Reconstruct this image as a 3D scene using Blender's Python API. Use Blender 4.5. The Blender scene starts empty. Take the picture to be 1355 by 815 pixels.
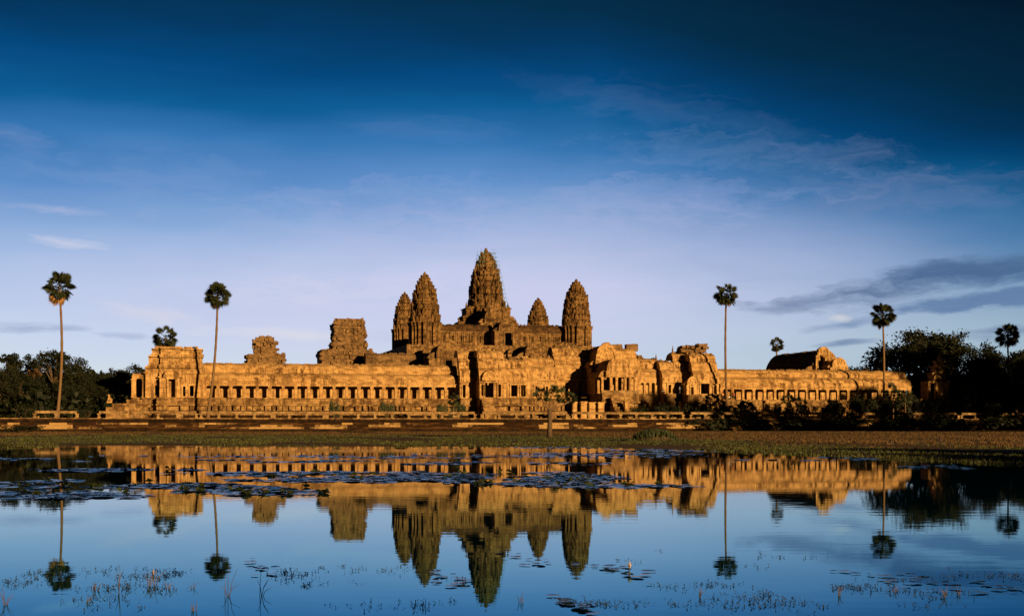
import bpy, math, random
import numpy as np
from math import sin, cos, tan, atan, radians, pi, sqrt
from mathutils import Vector, noise

R = random.Random(11)
scene = bpy.context.scene
COL = scene.collection

# ------------------------------------------------------------------ camera
F = 1818.0            # focal length in photo pixels (photo 1355 wide)
TH = radians(13.5)    # camera turned this far to the right of the temple axis (+Y = east)
CH = 1.6              # eye height above the pond
HY = 561.0            # photo row of the horizon
cd = bpy.data.cameras.new('camera')
cam = bpy.data.objects.new('camera', cd)
COL.objects.link(cam)
cam.location = (0, 0, CH)
cam.rotation_euler = (radians(90), 0, -TH)
cd.sensor_width = 36
cd.lens = 36 * F / 1355
cd.shift_y = (HY - 407.5) / 1355
cd.clip_start = 0.5
cd.clip_end = 9000
scene.camera = cam

# ------------------------------------------------------------------ light
SUN_AZ, SUN_EL = radians(23), radians(10)   # from the west facade normal (-Y) towards +X (south)
sun_dir = Vector((sin(SUN_AZ) * cos(SUN_EL), -cos(SUN_AZ) * cos(SUN_EL), sin(SUN_EL)))
sl = bpy.data.lights.new('sun', 'SUN')
sl.energy = 5.0
sl.angle = radians(0.5)
sl.color = (1.0, 0.625, 0.28)
so = bpy.data.objects.new('sun', sl)
COL.objects.link(so)
so.rotation_euler = sun_dir.to_track_quat('Z', 'Y').to_euler()
so.location = (0, 0, 100)

scene.view_settings.view_transform = 'Standard'
scene.view_settings.look = 'None'
scene.view_settings.gamma = 1
scene.view_settings.use_curve_mapping = False
EXPO = 0.45
scene.view_settings.exposure = EXPO
scene.cycles.max_bounces = 6
scene.cycles.diffuse_bounces = 1
scene.cycles.glossy_bounces = 4
scene.cycles.caustics_reflective = False
scene.cycles.caustics_refractive = False


def srgb(r, g, b):
    def f(v):
        v /= 255.0
        return v / 12.92 if v <= 0.04045 else ((v + 0.055) / 1.055) ** 2.4
    return (f(r), f(g), f(b), 1)


class NT:
    """small node-tree helper"""
    def __init__(s, tree):
        s.t = tree
    def n(s, kind, **kw):
        nd = s.t.nodes.new(kind)
        for k, v in kw.items():
            if k == 'inp':
                for i, val in v.items():
                    if hasattr(val, 'is_output') or isinstance(val, bpy.types.NodeSocket):
                        s.t.links.new(val, nd.inputs[i])
                    else:
                        nd.inputs[i].default_value = val
            else:
                setattr(nd, k, v)
        return nd
    def m(s, op, a, b=None, c=None, clamp=False):
        nd = s.t.nodes.new('ShaderNodeMath')
        nd.operation = op
        nd.use_clamp = clamp
        for i, v in enumerate((a, b, c)):
            if v is None:
                continue
            if isinstance(v, bpy.types.NodeSocket):
                s.t.links.new(v, nd.inputs[i])
            else:
                nd.inputs[i].default_value = v
        return nd.outputs[0]
    def ramp(s, fac, stops, interp='LINEAR'):
        nd = s.t.nodes.new('ShaderNodeValToRGB')
        nd.color_ramp.interpolation = interp
        el = nd.color_ramp.elements
        while len(el) > 1:
            el.remove(el[-1])
        el[0].position, el[0].color = stops[0]
        for p, c in stops[1:]:
            e = el.new(p)
            e.color = c
        s.t.links.new(fac, nd.inputs[0])
        return nd.outputs[0]
    def mix(s, fac, a, b, mode='MIX'):
        nd = s.t.nodes.new('ShaderNodeMix')
        nd.data_type = 'RGBA'
        nd.blend_type = mode
        for i, v in ((0, fac), (6, a), (7, b)):
            if isinstance(v, bpy.types.NodeSocket):
                s.t.links.new(v, nd.inputs[i])
            else:
                nd.inputs[i].default_value = v
        return nd.outputs[2]
    def noise(s, vec, scale, detail=3, rough=.5, dist=0):
        nd = s.n('ShaderNodeTexNoise', inp={'Scale': scale, 'Detail': detail, 'Roughness': rough, 'Distortion': dist})
        s.t.links.new(vec, nd.inputs['Vector'])
        return nd.outputs['Fac']
    def mapv(s, vec, scale=(1, 1, 1), loc=(0, 0, 0), rot=(0, 0, 0)):
        nd = s.n('ShaderNodeMapping', inp={'Location': loc, 'Rotation': rot, 'Scale': scale})
        s.t.links.new(vec, nd.inputs['Vector'])
        return nd.outputs[0]


# ------------------------------------------------------------------ sky
world = bpy.data.worlds.new('World')
scene.world = world
world.use_nodes = True
wt = world.node_tree
for n_ in list(wt.nodes):
    wt.nodes.remove(n_)
w = NT(wt)
sky = w.n('ShaderNodeTexSky')
sky.sky_type = 'NISHITA'
sky.sun_disc = False
sky.sun_elevation = SUN_EL
sky.sun_rotation = math.atan2(sun_dir.x, sun_dir.y)
sky.air_density = 1.0
sky.dust_density = 0.4
sky.ozone_density = 2.0
tc = w.n('ShaderNodeTexCoord')
sep = w.n('ShaderNodeSeparateXYZ')
wt.links.new(tc.outputs['Generated'], sep.inputs[0])
dx, dy, dz = sep.outputs
# azimuth from the direction the avenue view faces, elevation tangent (world directions, degrees-like)
az = w.m('SUBTRACT', w.m('ARCTAN2', dx, dy), TH)                      # radians, 0 = east-south-east
hor = w.m('SQRT', w.m('ADD', w.m('MULTIPLY', dx, dx), w.m('MULTIPLY', dy, dy)))
el_t = w.m('ARCTAN2', dz, hor)                                        # elevation, radians
EL = lambda py: atan((HY - py) / F)
# deep polarised evening sky: darker with height and away to the south
elv = w.m('ADD', el_t, w.m('MULTIPLY', w.m('MAXIMUM', w.m('ADD', az, -0.06), 0.0), w.m('MULTIPLY', el_t, 1.15)))
nz = w.noise(w.mapv(tc.outputs['Generated'], (3, 3, 14)), 1.2, 4, .5)
elv = w.m('ADD', elv, w.m('MULTIPLY', w.m('SUBTRACT', nz, 0.5), 0.055))
P = lambda py: EL(py) / 0.5 
exps = 2 ** -EXPO
def sk(r, g, b):
    c = srgb(r, g, b)
    return (c[0] * exps, c[1] * exps, c[2] * exps, 1)
grad = w.ramp(w.m('MULTIPLY', elv, 2.0, clamp=True), [
    (0.0, sk(218, 223, 224)), (P(500), sk(210, 222, 231)), (P(470), sk(206, 219, 236)), (P(430), sk(200, 214, 238)),
    (P(370), sk(178, 197, 232)), (P(310), sk(140, 173, 219)), (P(255), sk(98, 145, 203)), (P(200), sk(56, 120, 182)),
    (P(150), sk(16, 94, 152)), (P(100), sk(5, 73, 127)), (P(50), sk(5, 58, 101)), (P(0), sk(6, 48, 78)),
    (P(-200), sk(6, 28, 50)), (1.0, sk(5, 20, 38))])
south = w.m('MULTIPLY', w.m('SUBTRACT', az, -0.02), 2.4, clamp=True)      # the south-eastern sky is duller
grad = w.mix(south, grad, w.mix(1.0, grad, (.58, .70, .66, 1), 'MULTIPLY'))
vec = w.n('ShaderNodeCombineXYZ', inp={0: az, 1: el_t, 2: 0.0}).outputs[0]
def cloud(col, cx, cy, hx, hy, tilt, nscale, thr, strength, base, seed, soft=2.6):
    """a wispy cloud bank at a compass direction: soft ellipse times stretched noise"""
    mp = w.mapv(vec, (1, 1, 1), (0, 0, 0), (0, 0, 0))
    a0 = atan((cx - 677.5) / F)
    e0 = atan((HY - cy) / F)
    ax = w.m('ADD', w.m('SUBTRACT', az, a0), w.m('MULTIPLY', w.m('SUBTRACT', warp, .5), hx / F * .7))
    ey = w.m('ADD', w.m('SUBTRACT', el_t, e0), w.m('MULTIPLY', w.m('SUBTRACT', warp2, .5), hy / F * 1.4))
    ey = w.m('SUBTRACT', ey, w.m('MULTIPLY', ax, tilt))
    q = w.m('ADD', w.m('POWER', w.m('ABSOLUTE', w.m('DIVIDE', ax, hx / F)), 2.0), w.m('POWER', w.m('ABSOLUTE', w.m('DIVIDE', ey, hy / F)), 2.0))
    mask = w.m('SUBTRACT', 1.0, q, clamp=True)
    v2 = w.n('ShaderNodeCombineXYZ', inp={0: ax, 1: w.m('MULTIPLY', ey, 5.5), 2: seed}).outputs[0]
    n1 = w.noise(v2, nscale, 7, .62, .6)
    edge = w.m('MULTIPLY', w.m('SUBTRACT', 1.0, mask), .42)
    f = w.m('MULTIPLY', w.m('SUBTRACT', w.m('SUBTRACT', n1, thr - .04), edge), soft, clamp=True)
    f = w.m('MULTIPLY', w.m('SMOOTH_MIN', w.m('MULTIPLY', f, w.m('POWER', mask, .5)), 1.0, .3), strength, clamp=True)
    f = w.m('MULTIPLY', f, w.m('GREATER_THAN', mask, 0.0))
    return w.mix(f, base, col)
warp = w.noise(w.mapv(vec, (20, 70, 1)), 1.0, 4, .6); warp2 = w.noise(w.mapv(vec, (24, 60, 1), (3.3, 7.1, 0)), 1.0, 5, .6)
c = grad
def veil(col, cx, cy, hx, hy, tilt, strength, base, seed):
    """thin high veil without edges"""
    ax = w.m('SUBTRACT', az, atan((cx - 677.5) / F)); ey = w.m('SUBTRACT', w.m('SUBTRACT', el_t, atan((HY - cy) / F)), w.m('MULTIPLY', ax, tilt))
    q = w.m('ADD', w.m('POWER', w.m('ABSOLUTE', w.m('DIVIDE', ax, hx / F)), 2.0), w.m('POWER', w.m('ABSOLUTE', w.m('DIVIDE', ey, hy / F)), 2.0))
    mask = w.m('SUBTRACT', 1.0, q, clamp=True)
    n1 = w.noise(w.n('ShaderNodeCombineXYZ', inp={0: ax, 1: w.m('MULTIPLY', ey, 5.0), 2: seed}).outputs[0], 9.0, 5, .5, .5)
    f = w.m('MULTIPLY', w.m('MULTIPLY', w.m('MULTIPLY', mask, mask), w.m('ADD', n1, .25)), strength, clamp=True)
    return w.mix(f, base, col)
c = cloud(sk(176, 182, 224), 660, 290, 660, 80, .03, 6.5, .37, .62, c, 20.0, 2.0)
c = cloud(sk(150, 168, 210), 1000, 215, 400, 55, -.10, 8, .37, .42, c, 21.0, 1.8)
c = cloud(sk(170, 184, 224), 240, 250, 330, 60, -.03, 6, .38, .25, c, 22.0, 1.5)
c = veil(sk(206, 208, 238), 640, 395, 760, 125, .03, 1.0, c, 1.0)
c = veil(sk(178, 188, 226), 900, 320, 460, 80, -.03, .42, c, 1.7)
c = cloud(sk(120, 140, 190), 880, 145, 300, 46, -.22, 9, .34, .17, c, 2.0, 2.0)
c = cloud(sk(110, 140, 195), 560, 170, 170, 26, .0, 12, .40, .26, c, 3.3)
c = cloud(sk(128, 140, 178), 1160, 255, 330, 55, -.02, 8, .36, .42, c, 4.0)
c = cloud(sk(160, 170, 210), 20, 206, 80, 24, -.1, 16, .30, .42, c, 5.0, 1.6)
c = cloud(sk(206, 210, 232), 80, 333, 80, 11, -.1, 25, .3, .7, c, 6.1)
c = cloud(sk(198, 198, 226), 90, 292, 120, 10, -.02, 25, .35, .5, c, 6.6)
c = cloud(sk(66, 96, 138), 1240, 381, 300, 24, .13, 12, .18, .85, c, 7.0, 3)
c = cloud(sk(74, 104, 146), 1300, 362, 150, 18, .06, 14, .22, .8, c, 7.7, 3)
c = cloud(sk(92, 122, 165), 1290, 408, 210, 15, .10, 14, .24, .9, c, 8.0, 4)
c = cloud(sk(100, 128, 172), 1110, 432, 85, 10, .16, 16, .3, .75, c, 8.4)
c = cloud(sk(88, 116, 160), 1120, 456, 60, 7, .10, 16, .26, .8, c, 8.8)
c = cloud(sk(92, 112, 158), 1320, 448, 90, 12, .05, 16, .3, .8, c, 9.3)
c = cloud(sk(214, 214, 218), 1111, 423, 22, 9, .0, 30, .28, .8, c, 10.0)
c = cloud(sk(148, 164, 200), 30, 440, 80, 12, -.02, 20, .26, .7, c, 11.0, 3)
c = cloud(sk(152, 168, 204), 100, 441, 36, 8, -.02, 25, .28, .7, c, 11.7, 3)
c = cloud(sk(158, 174, 208), 160, 448, 60, 8, -.08, 25, .32, .6, c, 12.0, 3)
c = cloud(sk(226, 220, 230), 180, 420, 110, 16, -.08, 14, .30, .7, c, 13.0)
c = cloud(sk(226, 224, 230), 350, 442, 150, 16, -.04, 14, .34, .7, c, 14.0)
c = cloud(sk(176, 190, 216), 560, 446, 150, 16, .02, 14, .36, .5, c, 15.0)
c = cloud(sk(226, 222, 236), 430, 385, 330, 40, .03, 10, .40, .5, c, 16.0)
# west half of the sky (behind the viewer) is a dim blue Nishita sky
nish = w.n('ShaderNodeVectorMath', operation='SCALE', inp={0: sky.outputs[0], 'Scale': 0.0018}).outputs[0]
cz = w.n('ShaderNodeVectorMath', operation='DOT_PRODUCT', inp={0: tc.outputs['Generated'], 1: (sin(TH), cos(TH), 0)}).outputs['Value']
front = w.m('MULTIPLY', w.m('SUBTRACT', cz, 0.30), 3.0, clamp=True)
front = w.m('SMOOTH_MIN', front, 1.0, 0.1)
final = w.mix(front, nish, c)
lp = w.ramp(w.m('ADD', w.m('MULTIPLY', dz, 20), .5, clamp=True), [(0, (0.02, .02, .015, 1)), (.5, (1, 1, 1, 1))])
final = w.mix(1.0, final, lp, 'MULTIPLY')
bg = w.n('ShaderNodeBackground', inp={0: final, 1: 1.0})
wo = w.n('ShaderNodeOutputWorld')
wt.links.new(bg.outputs[0], wo.inputs[0])


# ------------------------------------------------------------------ measuring helpers (photo pixel -> place at a chosen distance)
def X(px, Y):
    return Y * tan(TH + atan((px - 677.5) / F))
def D(px, Y):
    return Y / (cos(TH) - (px - 677.5) / F * sin(TH))
def Z(px, py, Y):
    return CH + (HY - py) * D(px, Y) / F
def GP(px, py, z=0.0):
    d = F * (CH - z) / (py - HY)
    xc = d * (px - 677.5) / F
    return (xc * cos(TH) + d * sin(TH), d * cos(TH) - xc * sin(TH))
def PX(x, y):
    d = x * sin(TH) + y * cos(TH)
    return 677.5 + F * (x * cos(TH) - y * sin(TH)) / d


# ------------------------------------------------------------------ object helpers
def thing(name, label, cat, loc=(0, 0, 0), group=None):
    o = bpy.data.objects.new(name, None)
    COL.objects.link(o)
    o.location = loc
    o.empty_display_size = .5
    o['label'] = label
    o['category'] = cat
    if group:
        o['group'] = group
    return o

def tag(o, label, cat, group=None, kind=None):
    if label: o['label'] = label
    if cat: o['category'] = cat
    if group: o['group'] = group
    if kind: o['kind'] = kind
    return o

class MB:
    lump = .03
    def __init__(s):
        s.v = []; s.f = []; s.sm = []
    def add(s, vs, fs, smooth=False):
        o = len(s.v)
        s.v.extend(vs)
        for f in fs:
            s.f.append([i + o for i in f]); s.sm.append(smooth)
    def box(s, x0, x1, y0, y1, z0, z1, j=0):
        q = [(x0, y0, z0), (x1, y0, z0), (x1, y1, z0), (x0, y1, z0), (x0, y0, z1), (x1, y0, z1), (x1, y1, z1), (x0, y1, z1)]
        if j:
            q = [(a + R.uniform(-j, j), b + R.uniform(-j, j), c_ + R.uniform(-j, j)) for a, b, c_ in q]
        s.add(q, [(3, 2, 1, 0), (4, 5, 6, 7), (0, 1, 5, 4), (1, 2, 6, 5), (2, 3, 7, 6), (3, 0, 4, 7)])
    def extr(s, poly, x0, x1, n=1, rib=0, axis='x', smooth=False, ribw=.42):
        """closed polygon (a,z) extruded along an axis; rib = corrugation of the outline (tile rows)"""
        ms = len(poly)
        ca = sum(p[0] for p in poly) / ms; cz_ = min(p[1] for p in poly)
        rings = []
        for i in range(n + 1):
            t = x0 + (x1 - x0) * i / n
            k = 1.0 - (rib if i % 2 and i < n else 0)
            ring = []
            for a, z in poly:
                aa = ca + (a - ca) * k; zz = cz_ + (z - cz_) * k
                if rib:
                    nn = noise.noise(Vector((t * .35, a * .3, z * .3))) * s.lump + R.uniform(-.012, .012)
                    zz += nn if z > cz_ + .05 else 0
                ring.append((t, aa, zz) if axis == 'x' else (aa, t, zz))
            rings.append(ring)
        vs = [p for r_ in rings for p in r_]
        fs = []
        for i in range(n):
            for k in range(ms):
                a = i * ms + k; b = i * ms + (k + 1) % ms
                q = (a, b, b + ms, a + ms)
                fs.append(q if axis != 'x' else q[::-1])
        fs.append(tuple(range(ms))[::-1] if axis != 'x' else tuple(range(ms)))
        e = [n * ms + k for k in range(ms)]
        fs.append(tuple(e) if axis != 'x' else tuple(e[::-1]))
        s.add(vs, fs, smooth)
    def tube(s, pts, rad, n=6, cap=True, smooth=True):
        pts = [Vector(p) for p in pts]
        if not isinstance(rad, (list, tuple)): rad = [rad] * len(pts)
        vs = []; fs = []
        for i, p in enumerate(pts):
            t = (pts[min(i + 1, len(pts) - 1)] - pts[max(i - 1, 0)])
            if t.length < 1e-6: t = Vector((0, 0, 1))
            t.normalize()
            u = t.cross(Vector((0.13, 1, 0.07)))
            if u.length < .1: u = t.cross(Vector((1, 0, 0)))
            u.normalize(); v = t.cross(u)
            for k in range(n):
                a = 2 * pi * k / n
                vs.append(tuple(p + (u * cos(a) + v * sin(a)) * rad[i]))
        for i in range(len(pts) - 1):
            for k in range(n):
                a = i * n + k; b = i * n + (k + 1) % n
                fs.append((a, b, b + n, a + n))
        if cap:
            fs.append(tuple(range(n))[::-1]); fs.append(tuple((len(pts) - 1) * n + k for k in range(n)))
        s.add(vs, fs, smooth)
    def lathe(s, cx, cy, prof, n=12, smooth=False):
        vs = []; fs = []
        for r_, z in prof:
            for k in range(n):
                a = 2 * pi * k / n
                vs.append((cx + r_ * cos(a), cy + r_ * sin(a), z))
        for i in range(len(prof) - 1):
            for k in range(n):
                a = i * n + k; b = i * n + (k + 1) % n
                fs.append((a, b, b + n, a + n))
        fs.append(tuple(range(n))[::-1]); fs.append(tuple((len(prof) - 1) * n + k for k in range(n)))
        s.add(vs, fs, smooth)
    def stones(s, x0, x1, y0, y1, z0, z1, ch=.55, sl=1.3, j=.035, ruin=0.0):
        """a wall or block laid in stone courses"""
        if x1 <= x0 or z1 <= z0: return
        nc = max(1, round((z1 - z0) / ch)); h = (z1 - z0) / nc
        for c_ in range(nc):
            za, zb = z0 + c_ * h, z0 + (c_ + 1) * h
            xs = [x0]
            while xs[-1] < x1 - .3:
                xs.append(min(x1, xs[-1] + sl * R.uniform(.6, 1.4)))
            xs[-1] = x1
            for i in range(len(xs) - 1):
                top = c_ >= nc - 2
                if ruin and top and R.random() < ruin * (1 if c_ == nc - 1 else .35): continue
                dy_ = R.uniform(-j, j)
                a = xs[i] + (R.uniform(0, j) * 1.5 if i == 0 else .004)
                b = xs[i + 1] - (R.uniform(0, j) * 1.5 if i == len(xs) - 2 else .004)
                s.box(a, b, y0 + dy_, y1 - abs(dy_), za + .003, zb - .004 - R.uniform(0, j * .4))
    def build(s, name, mat, parent=None, label=None):
        me = bpy.data.meshes.new(name)
        off = parent_world(parent)
        vs = [(a - off[0], b - off[1], c_ - off[2]) for a, b, c_ in s.v]
        me.from_pydata(vs, [], s.f)
        if any(s.sm): me.polygons.foreach_set('use_smooth', s.sm)
        me.materials.append(mat)
        me.update()
        o = bpy.data.objects.new(name, me)
        COL.objects.link(o)
        if parent: o.parent = parent
        if label: o['label'] = label
        return o

def parent_world(p):
    v = Vector((0, 0, 0))
    while p is not None:
        v += p.location
        p = p.parent
    return v

def children(o):
    return list(o.children)
def copy_tree(o, parent=None):
    c_ = o.copy(); COL.objects.link(c_); c_.parent = parent
    for ch in children(o): copy_tree(ch, c_)
    return c_


# ------------------------------------------------------------------ materials
def new_mat(name):
    m = bpy.data.materials.new(name); m.use_nodes = True
    t = m.node_tree
    for n_ in list(t.nodes): t.nodes.remove(n_)
    h = NT(t)
    b = h.n('ShaderNodeBsdfPrincipled'); o = h.n('ShaderNodeOutputMaterial')
    t.links.new(b.outputs[0], o.inputs[0])
    return m, h, b

def block_rand(h, g, bw, bh):
    """one random value per laid stone (running bond)"""
    sp = h.n('ShaderNodeSeparateXYZ'); h.t.links.new(g, sp.inputs[0])
    row = h.m('FLOOR', h.m('DIVIDE', sp.outputs[2], bh))
    u = h.m('FLOOR', h.m('ADD', h.m('DIVIDE', h.m('ADD', sp.outputs[0], sp.outputs[1]), bw), h.m('MULTIPLY', row, .37)))
    cmb = h.n('ShaderNodeCombineXYZ'); h.t.links.new(u, cmb.inputs[0]); h.t.links.new(row, cmb.inputs[1])
    wn = h.n('ShaderNodeTexWhiteNoise', noise_dimensions='2D'); h.t.links.new(cmb.outputs[0], wn.inputs['Vector'])
    return wn.outputs['Value']
def stone_mat(name, base, dark, pale, grime=.5, streak=.5, rough_bump=.6, scale=1.0):
    m, h, b = new_mat(name)
    g = h.n('ShaderNodeNewGeometry').outputs['Position']
    big = h.noise(g, .12 * scale, 5, .6)
    med = h.noise(g, .9 * scale, 6, .65)
    fine = h.noise(g, 5.0 * scale, 4, .7)
    col = h.mix(h.ramp(big, [(.35, (0, 0, 0, 1)), (.65, (1, 1, 1, 1))]), base, pale)
    col = h.mix(h.m('MULTIPLY', h.ramp(fine, [(.38, (0, 0, 0, 1)), (.62, (1, 1, 1, 1))]), .5), col, dark)
    # per-stone tone
    blk = block_rand(h, g, 1.25, .52)
    col = h.mix(h.m('MULTIPLY', h.m('POWER', blk, 2.2), .75), col, dark)
    # black lichen streaks running down
    st = h.noise(h.mapv(g, (1.3 * scale, 1.3 * scale, .12 * scale)), 1.0, 5, .65)
    stm = h.m('MULTIPLY', h.ramp(st, [(.47, (0, 0, 0, 1)), (.58, (1, 1, 1, 1))]), h.ramp(h.noise(g, .11, 4, .6), [(.38, (.08, .08, .08, 1)), (.56, (1, 1, 1, 1))]))
    col = h.mix(h.m('MULTIPLY', stm, streak), col, (dark[0] * .35, dark[1] * .33, dark[2] * .33, 1))
    # broad sooty weathering
    col = h.mix(h.m('MULTIPLY', h.ramp(h.noise(h.mapv(g, (.25, .25, .6)), 1.0, 6, .7), [(.50, (0, 0, 0, 1)), (.66, (1, 1, 1, 1))]), grime * .9), col, (dark[0] * .5, dark[1] * .5, dark[2] * .5, 1))
    gm = h.ramp(med, [(.48, (0, 0, 0, 1)), (.60, (1, 1, 1, 1))])
    col = h.mix(h.m('MULTIPLY', gm, grime), col, (dark[0] * .6, dark[1] * .6, dark[2] * .6, 1))
    h.t.links.new(col, b.inputs['Base Color'])
    b.inputs['Roughness'].default_value = .92
    b.inputs['Specular IOR Level'].default_value = .15
    bp = h.n('ShaderNodeBump', inp={'Strength': rough_bump, 'Distance': .07})
    hh = h.m('ADD', h.m('MULTIPLY', h.noise(g, 2.2, 5, .7), 1.0), h.m('MULTIPLY', fine, .5))
    h.t.links.new(hh, bp.inputs['Height'])
    h.t.links.new(bp.outputs[0], b.inputs['Normal'])
    return m

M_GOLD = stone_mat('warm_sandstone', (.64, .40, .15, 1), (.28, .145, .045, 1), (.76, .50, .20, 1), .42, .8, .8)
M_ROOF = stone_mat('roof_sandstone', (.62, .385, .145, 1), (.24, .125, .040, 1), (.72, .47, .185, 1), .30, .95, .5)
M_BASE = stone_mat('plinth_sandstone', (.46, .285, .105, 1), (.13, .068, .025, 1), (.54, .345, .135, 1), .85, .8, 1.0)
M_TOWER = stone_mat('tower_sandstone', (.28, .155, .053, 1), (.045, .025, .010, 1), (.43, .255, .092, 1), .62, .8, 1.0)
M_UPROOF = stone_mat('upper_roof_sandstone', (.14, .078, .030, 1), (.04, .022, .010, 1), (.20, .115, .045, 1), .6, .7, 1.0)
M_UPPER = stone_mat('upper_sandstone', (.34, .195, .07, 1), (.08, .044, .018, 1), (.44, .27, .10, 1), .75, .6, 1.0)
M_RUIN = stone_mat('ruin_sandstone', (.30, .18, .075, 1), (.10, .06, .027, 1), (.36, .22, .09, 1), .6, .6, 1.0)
M_LATERITE_SHADE = stone_mat('dark_laterite_and_shade', (.035, .017, .007, 1), (.010, .006, .003, 1), (.06, .030, .011, 1), .85, .4, 1.0)  # terrace laterite; its dark tone also paints shade on the plinth footings
M_RAIL = stone_mat('rail_sandstone', (.42, .27, .11, 1), (.13, .075, .032, 1), (.50, .34, .15, 1), .55, .3, .8)

def simple_mat(name, col, rough=.8, var=.3, scale=3.0, spec=.3):
    m, h, b = new_mat(name)
    g = h.n('ShaderNodeNewGeometry').outputs['Position']
    n1 = h.noise(g, scale, 4, .6)
    c_ = h.mix(n1, (col[0] * (1 - var), col[1] * (1 - var), col[2] * (1 - var), 1), (col[0] * (1 + var), col[1] * (1 + var), col[2] * (1 + var), 1))
    h.t.links.new(c_, b.inputs['Base Color'])
    b.inputs['Roughness'].default_value = rough
    b.inputs['Specular IOR Level'].default_value = spec
    return m
def leaf_mat(name, a, b_, scale=.5, rough=.65):
    m, h, b = new_mat(name)
    g = h.n('ShaderNodeNewGeometry')
    n1 = h.noise(g.outputs['Position'], scale, 3, .6)
    rnd = g.outputs['Random Per Island']
    n1 = h.ramp(n1, [(.36, (0, 0, 0, 1)), (.64, (1, 1, 1, 1))])
    c_ = h.mix(h.m('ADD', h.m('MULTIPLY', n1, .6), h.m('MULTIPLY', rnd, .4)), a, b_)
    h.t.links.new(c_, b.inputs['Base Color'])
    b.inputs['Roughness'].default_value = rough
    b.inputs['Specular IOR Level'].default_value = .25
    return m
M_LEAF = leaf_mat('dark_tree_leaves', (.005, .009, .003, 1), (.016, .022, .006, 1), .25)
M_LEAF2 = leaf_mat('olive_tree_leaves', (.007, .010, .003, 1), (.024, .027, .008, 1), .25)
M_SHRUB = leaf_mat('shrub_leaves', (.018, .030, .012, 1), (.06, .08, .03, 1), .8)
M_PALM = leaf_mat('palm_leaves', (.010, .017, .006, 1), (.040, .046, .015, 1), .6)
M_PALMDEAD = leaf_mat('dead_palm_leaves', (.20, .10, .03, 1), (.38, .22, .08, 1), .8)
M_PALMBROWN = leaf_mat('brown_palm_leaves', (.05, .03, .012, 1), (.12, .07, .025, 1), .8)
M_BARK = simple_mat('bark', (.10, .07, .034), .9, .4, 2.0)
M_TRUNK = simple_mat('palm_trunk', (.17, .105, .050), .9, .35, 3.0)
M_TRUNKDK = simple_mat('dark_palm_trunk', (.10, .065, .035), .9, .35, 3.0)
M_GREENPOLE = simple_mat('green_painted_pole', (.12, .26, .24), .6, .2, 3.0)
M_SKIN = simple_mat('skin', (.42, .24, .14), .6, .1)
M_HAIR = simple_mat('dark_hair', (.015, .012, .010), .5, .2)
M_SHIRT = {'white': simple_mat('white_cloth', (.75, .75, .76), .8, .06), 'blue': simple_mat('blue_cloth', (.05, .18, .38), .8, .1),
           'orange': simple_mat('orange_cloth', (.70, .28, .05), .8, .1), 'cream': simple_mat('cream_cloth', (.65, .55, .38), .8, .08),
           'red': simple_mat('red_cloth', (.35, .05, .03), .8, .1)}
M_TROUSER = simple_mat('dark_trousers', (.03, .03, .034), .8, .2)


# ------------------------------------------------------------------ setting: ground, water
SH = [(-700, 597), (-300, 596), (0, 594.5), (130, 588.5), (300, 590), (450, 590.5), (590, 590), (690, 591), (800, 592), (900, 595), (960, 598), (1100, 604), (1240, 610), (1355, 615.5), (1500, 624), (1700, 640)]
SA, SR = [-pi, -2.6, -1.6], [3.0, 14.0, 80.0]          # bank distance by compass angle round the viewer
for p_ in SH:
    d_ = F * CH / (p_[1] - HY); t_ = (p_[0] - 677.5) / F
    SA.append(atan(t_)); SR.append(d_ * sqrt(1 + t_ * t_))
SA += [1.2, 2.2, pi]; SR += [26.0, 10.0, 3.0]
def bank(x, y):
    """signed metres beyond the pond edge (positive on land)"""
    xc = x * cos(TH) - y * sin(TH); d_ = x * sin(TH) + y * cos(TH)
    a = math.atan2(xc, d_); r_ = sqrt(x * x + y * y)
    return r_ - float(np.interp(a, SA, SR)) - 1.3 * noise.noise(Vector((x * .10, 3.1, y * .05))) - .6 * noise.noise(Vector((x * .5, 7.7, y * .2)))
def ground_z(x, y):
    d = bank(x, y)
    if d < 0:
        return max(-1.2, d * .10) - .02
    z = .17 * (1 - math.exp(-d / 45.0)) + .02 * min(1, d / 3)
    z += .05 * noise.noise(Vector((x * .15, y * .12, 1.2))) * min(1, d / 8)
    return z
def grid_lines(a, b, fine0, fine1, step, big):
    out = [a]
    while out[-1] < b:
        v = out[-1]
        if fine0 - step <= v < fine1: s_ = step
        else:
            dist = fine0 - v if v < fine0 else v - fine1
            s_ = min(big, max(step, dist * .25))
            if v < fine0: s_ = min(s_, max(step, fine0 - v))
        out.append(v + s_)
    return out
gx = grid_lines(-3000, 3500, -90, 200, 1.6, 300)
gy = grid_lines(-900, 5000, -6, 290, 1.6, 300)
vs = [(x, y, ground_z(x, y)) for y in gy for x in gx]
nx = len(gx)
fs = [(j * nx + i, j * nx + i + 1, (j + 1) * nx + i + 1, (j + 1) * nx + i) for j in range(len(gy) - 1) for i in range(nx - 1)]
gm_, h, b = new_mat('dry_and_green_grass_ground')
g = h.n('ShaderNodeNewGeometry').outputs['Position']
n1 = h.noise(g, .05, 4, .6); n2 = h.noise(g, .8, 5, .7)
col = h.mix(h.ramp(n2, [(.35, (0, 0, 0, 1)), (.65, (1, 1, 1, 1))]), (.04, .045, .010, 1), (.13, .075, .022, 1))
col = h.mix(h.ramp(n1, [(.4, (0, 0, 0, 1)), (.6, (1, 1, 1, 1))]), col, (.10, .06, .018, 1))
h.t.links.new(col, b.inputs['Base Color']); b.inputs['Roughness'].default_value = .95; b.inputs['Specular IOR Level'].default_value = .1
gb = MB(); gb.v = vs; gb.f = fs; gb.sm = [True] * len(fs)
ground = gb.build('ground', gm_); ground['kind'] = 'structure'

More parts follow.
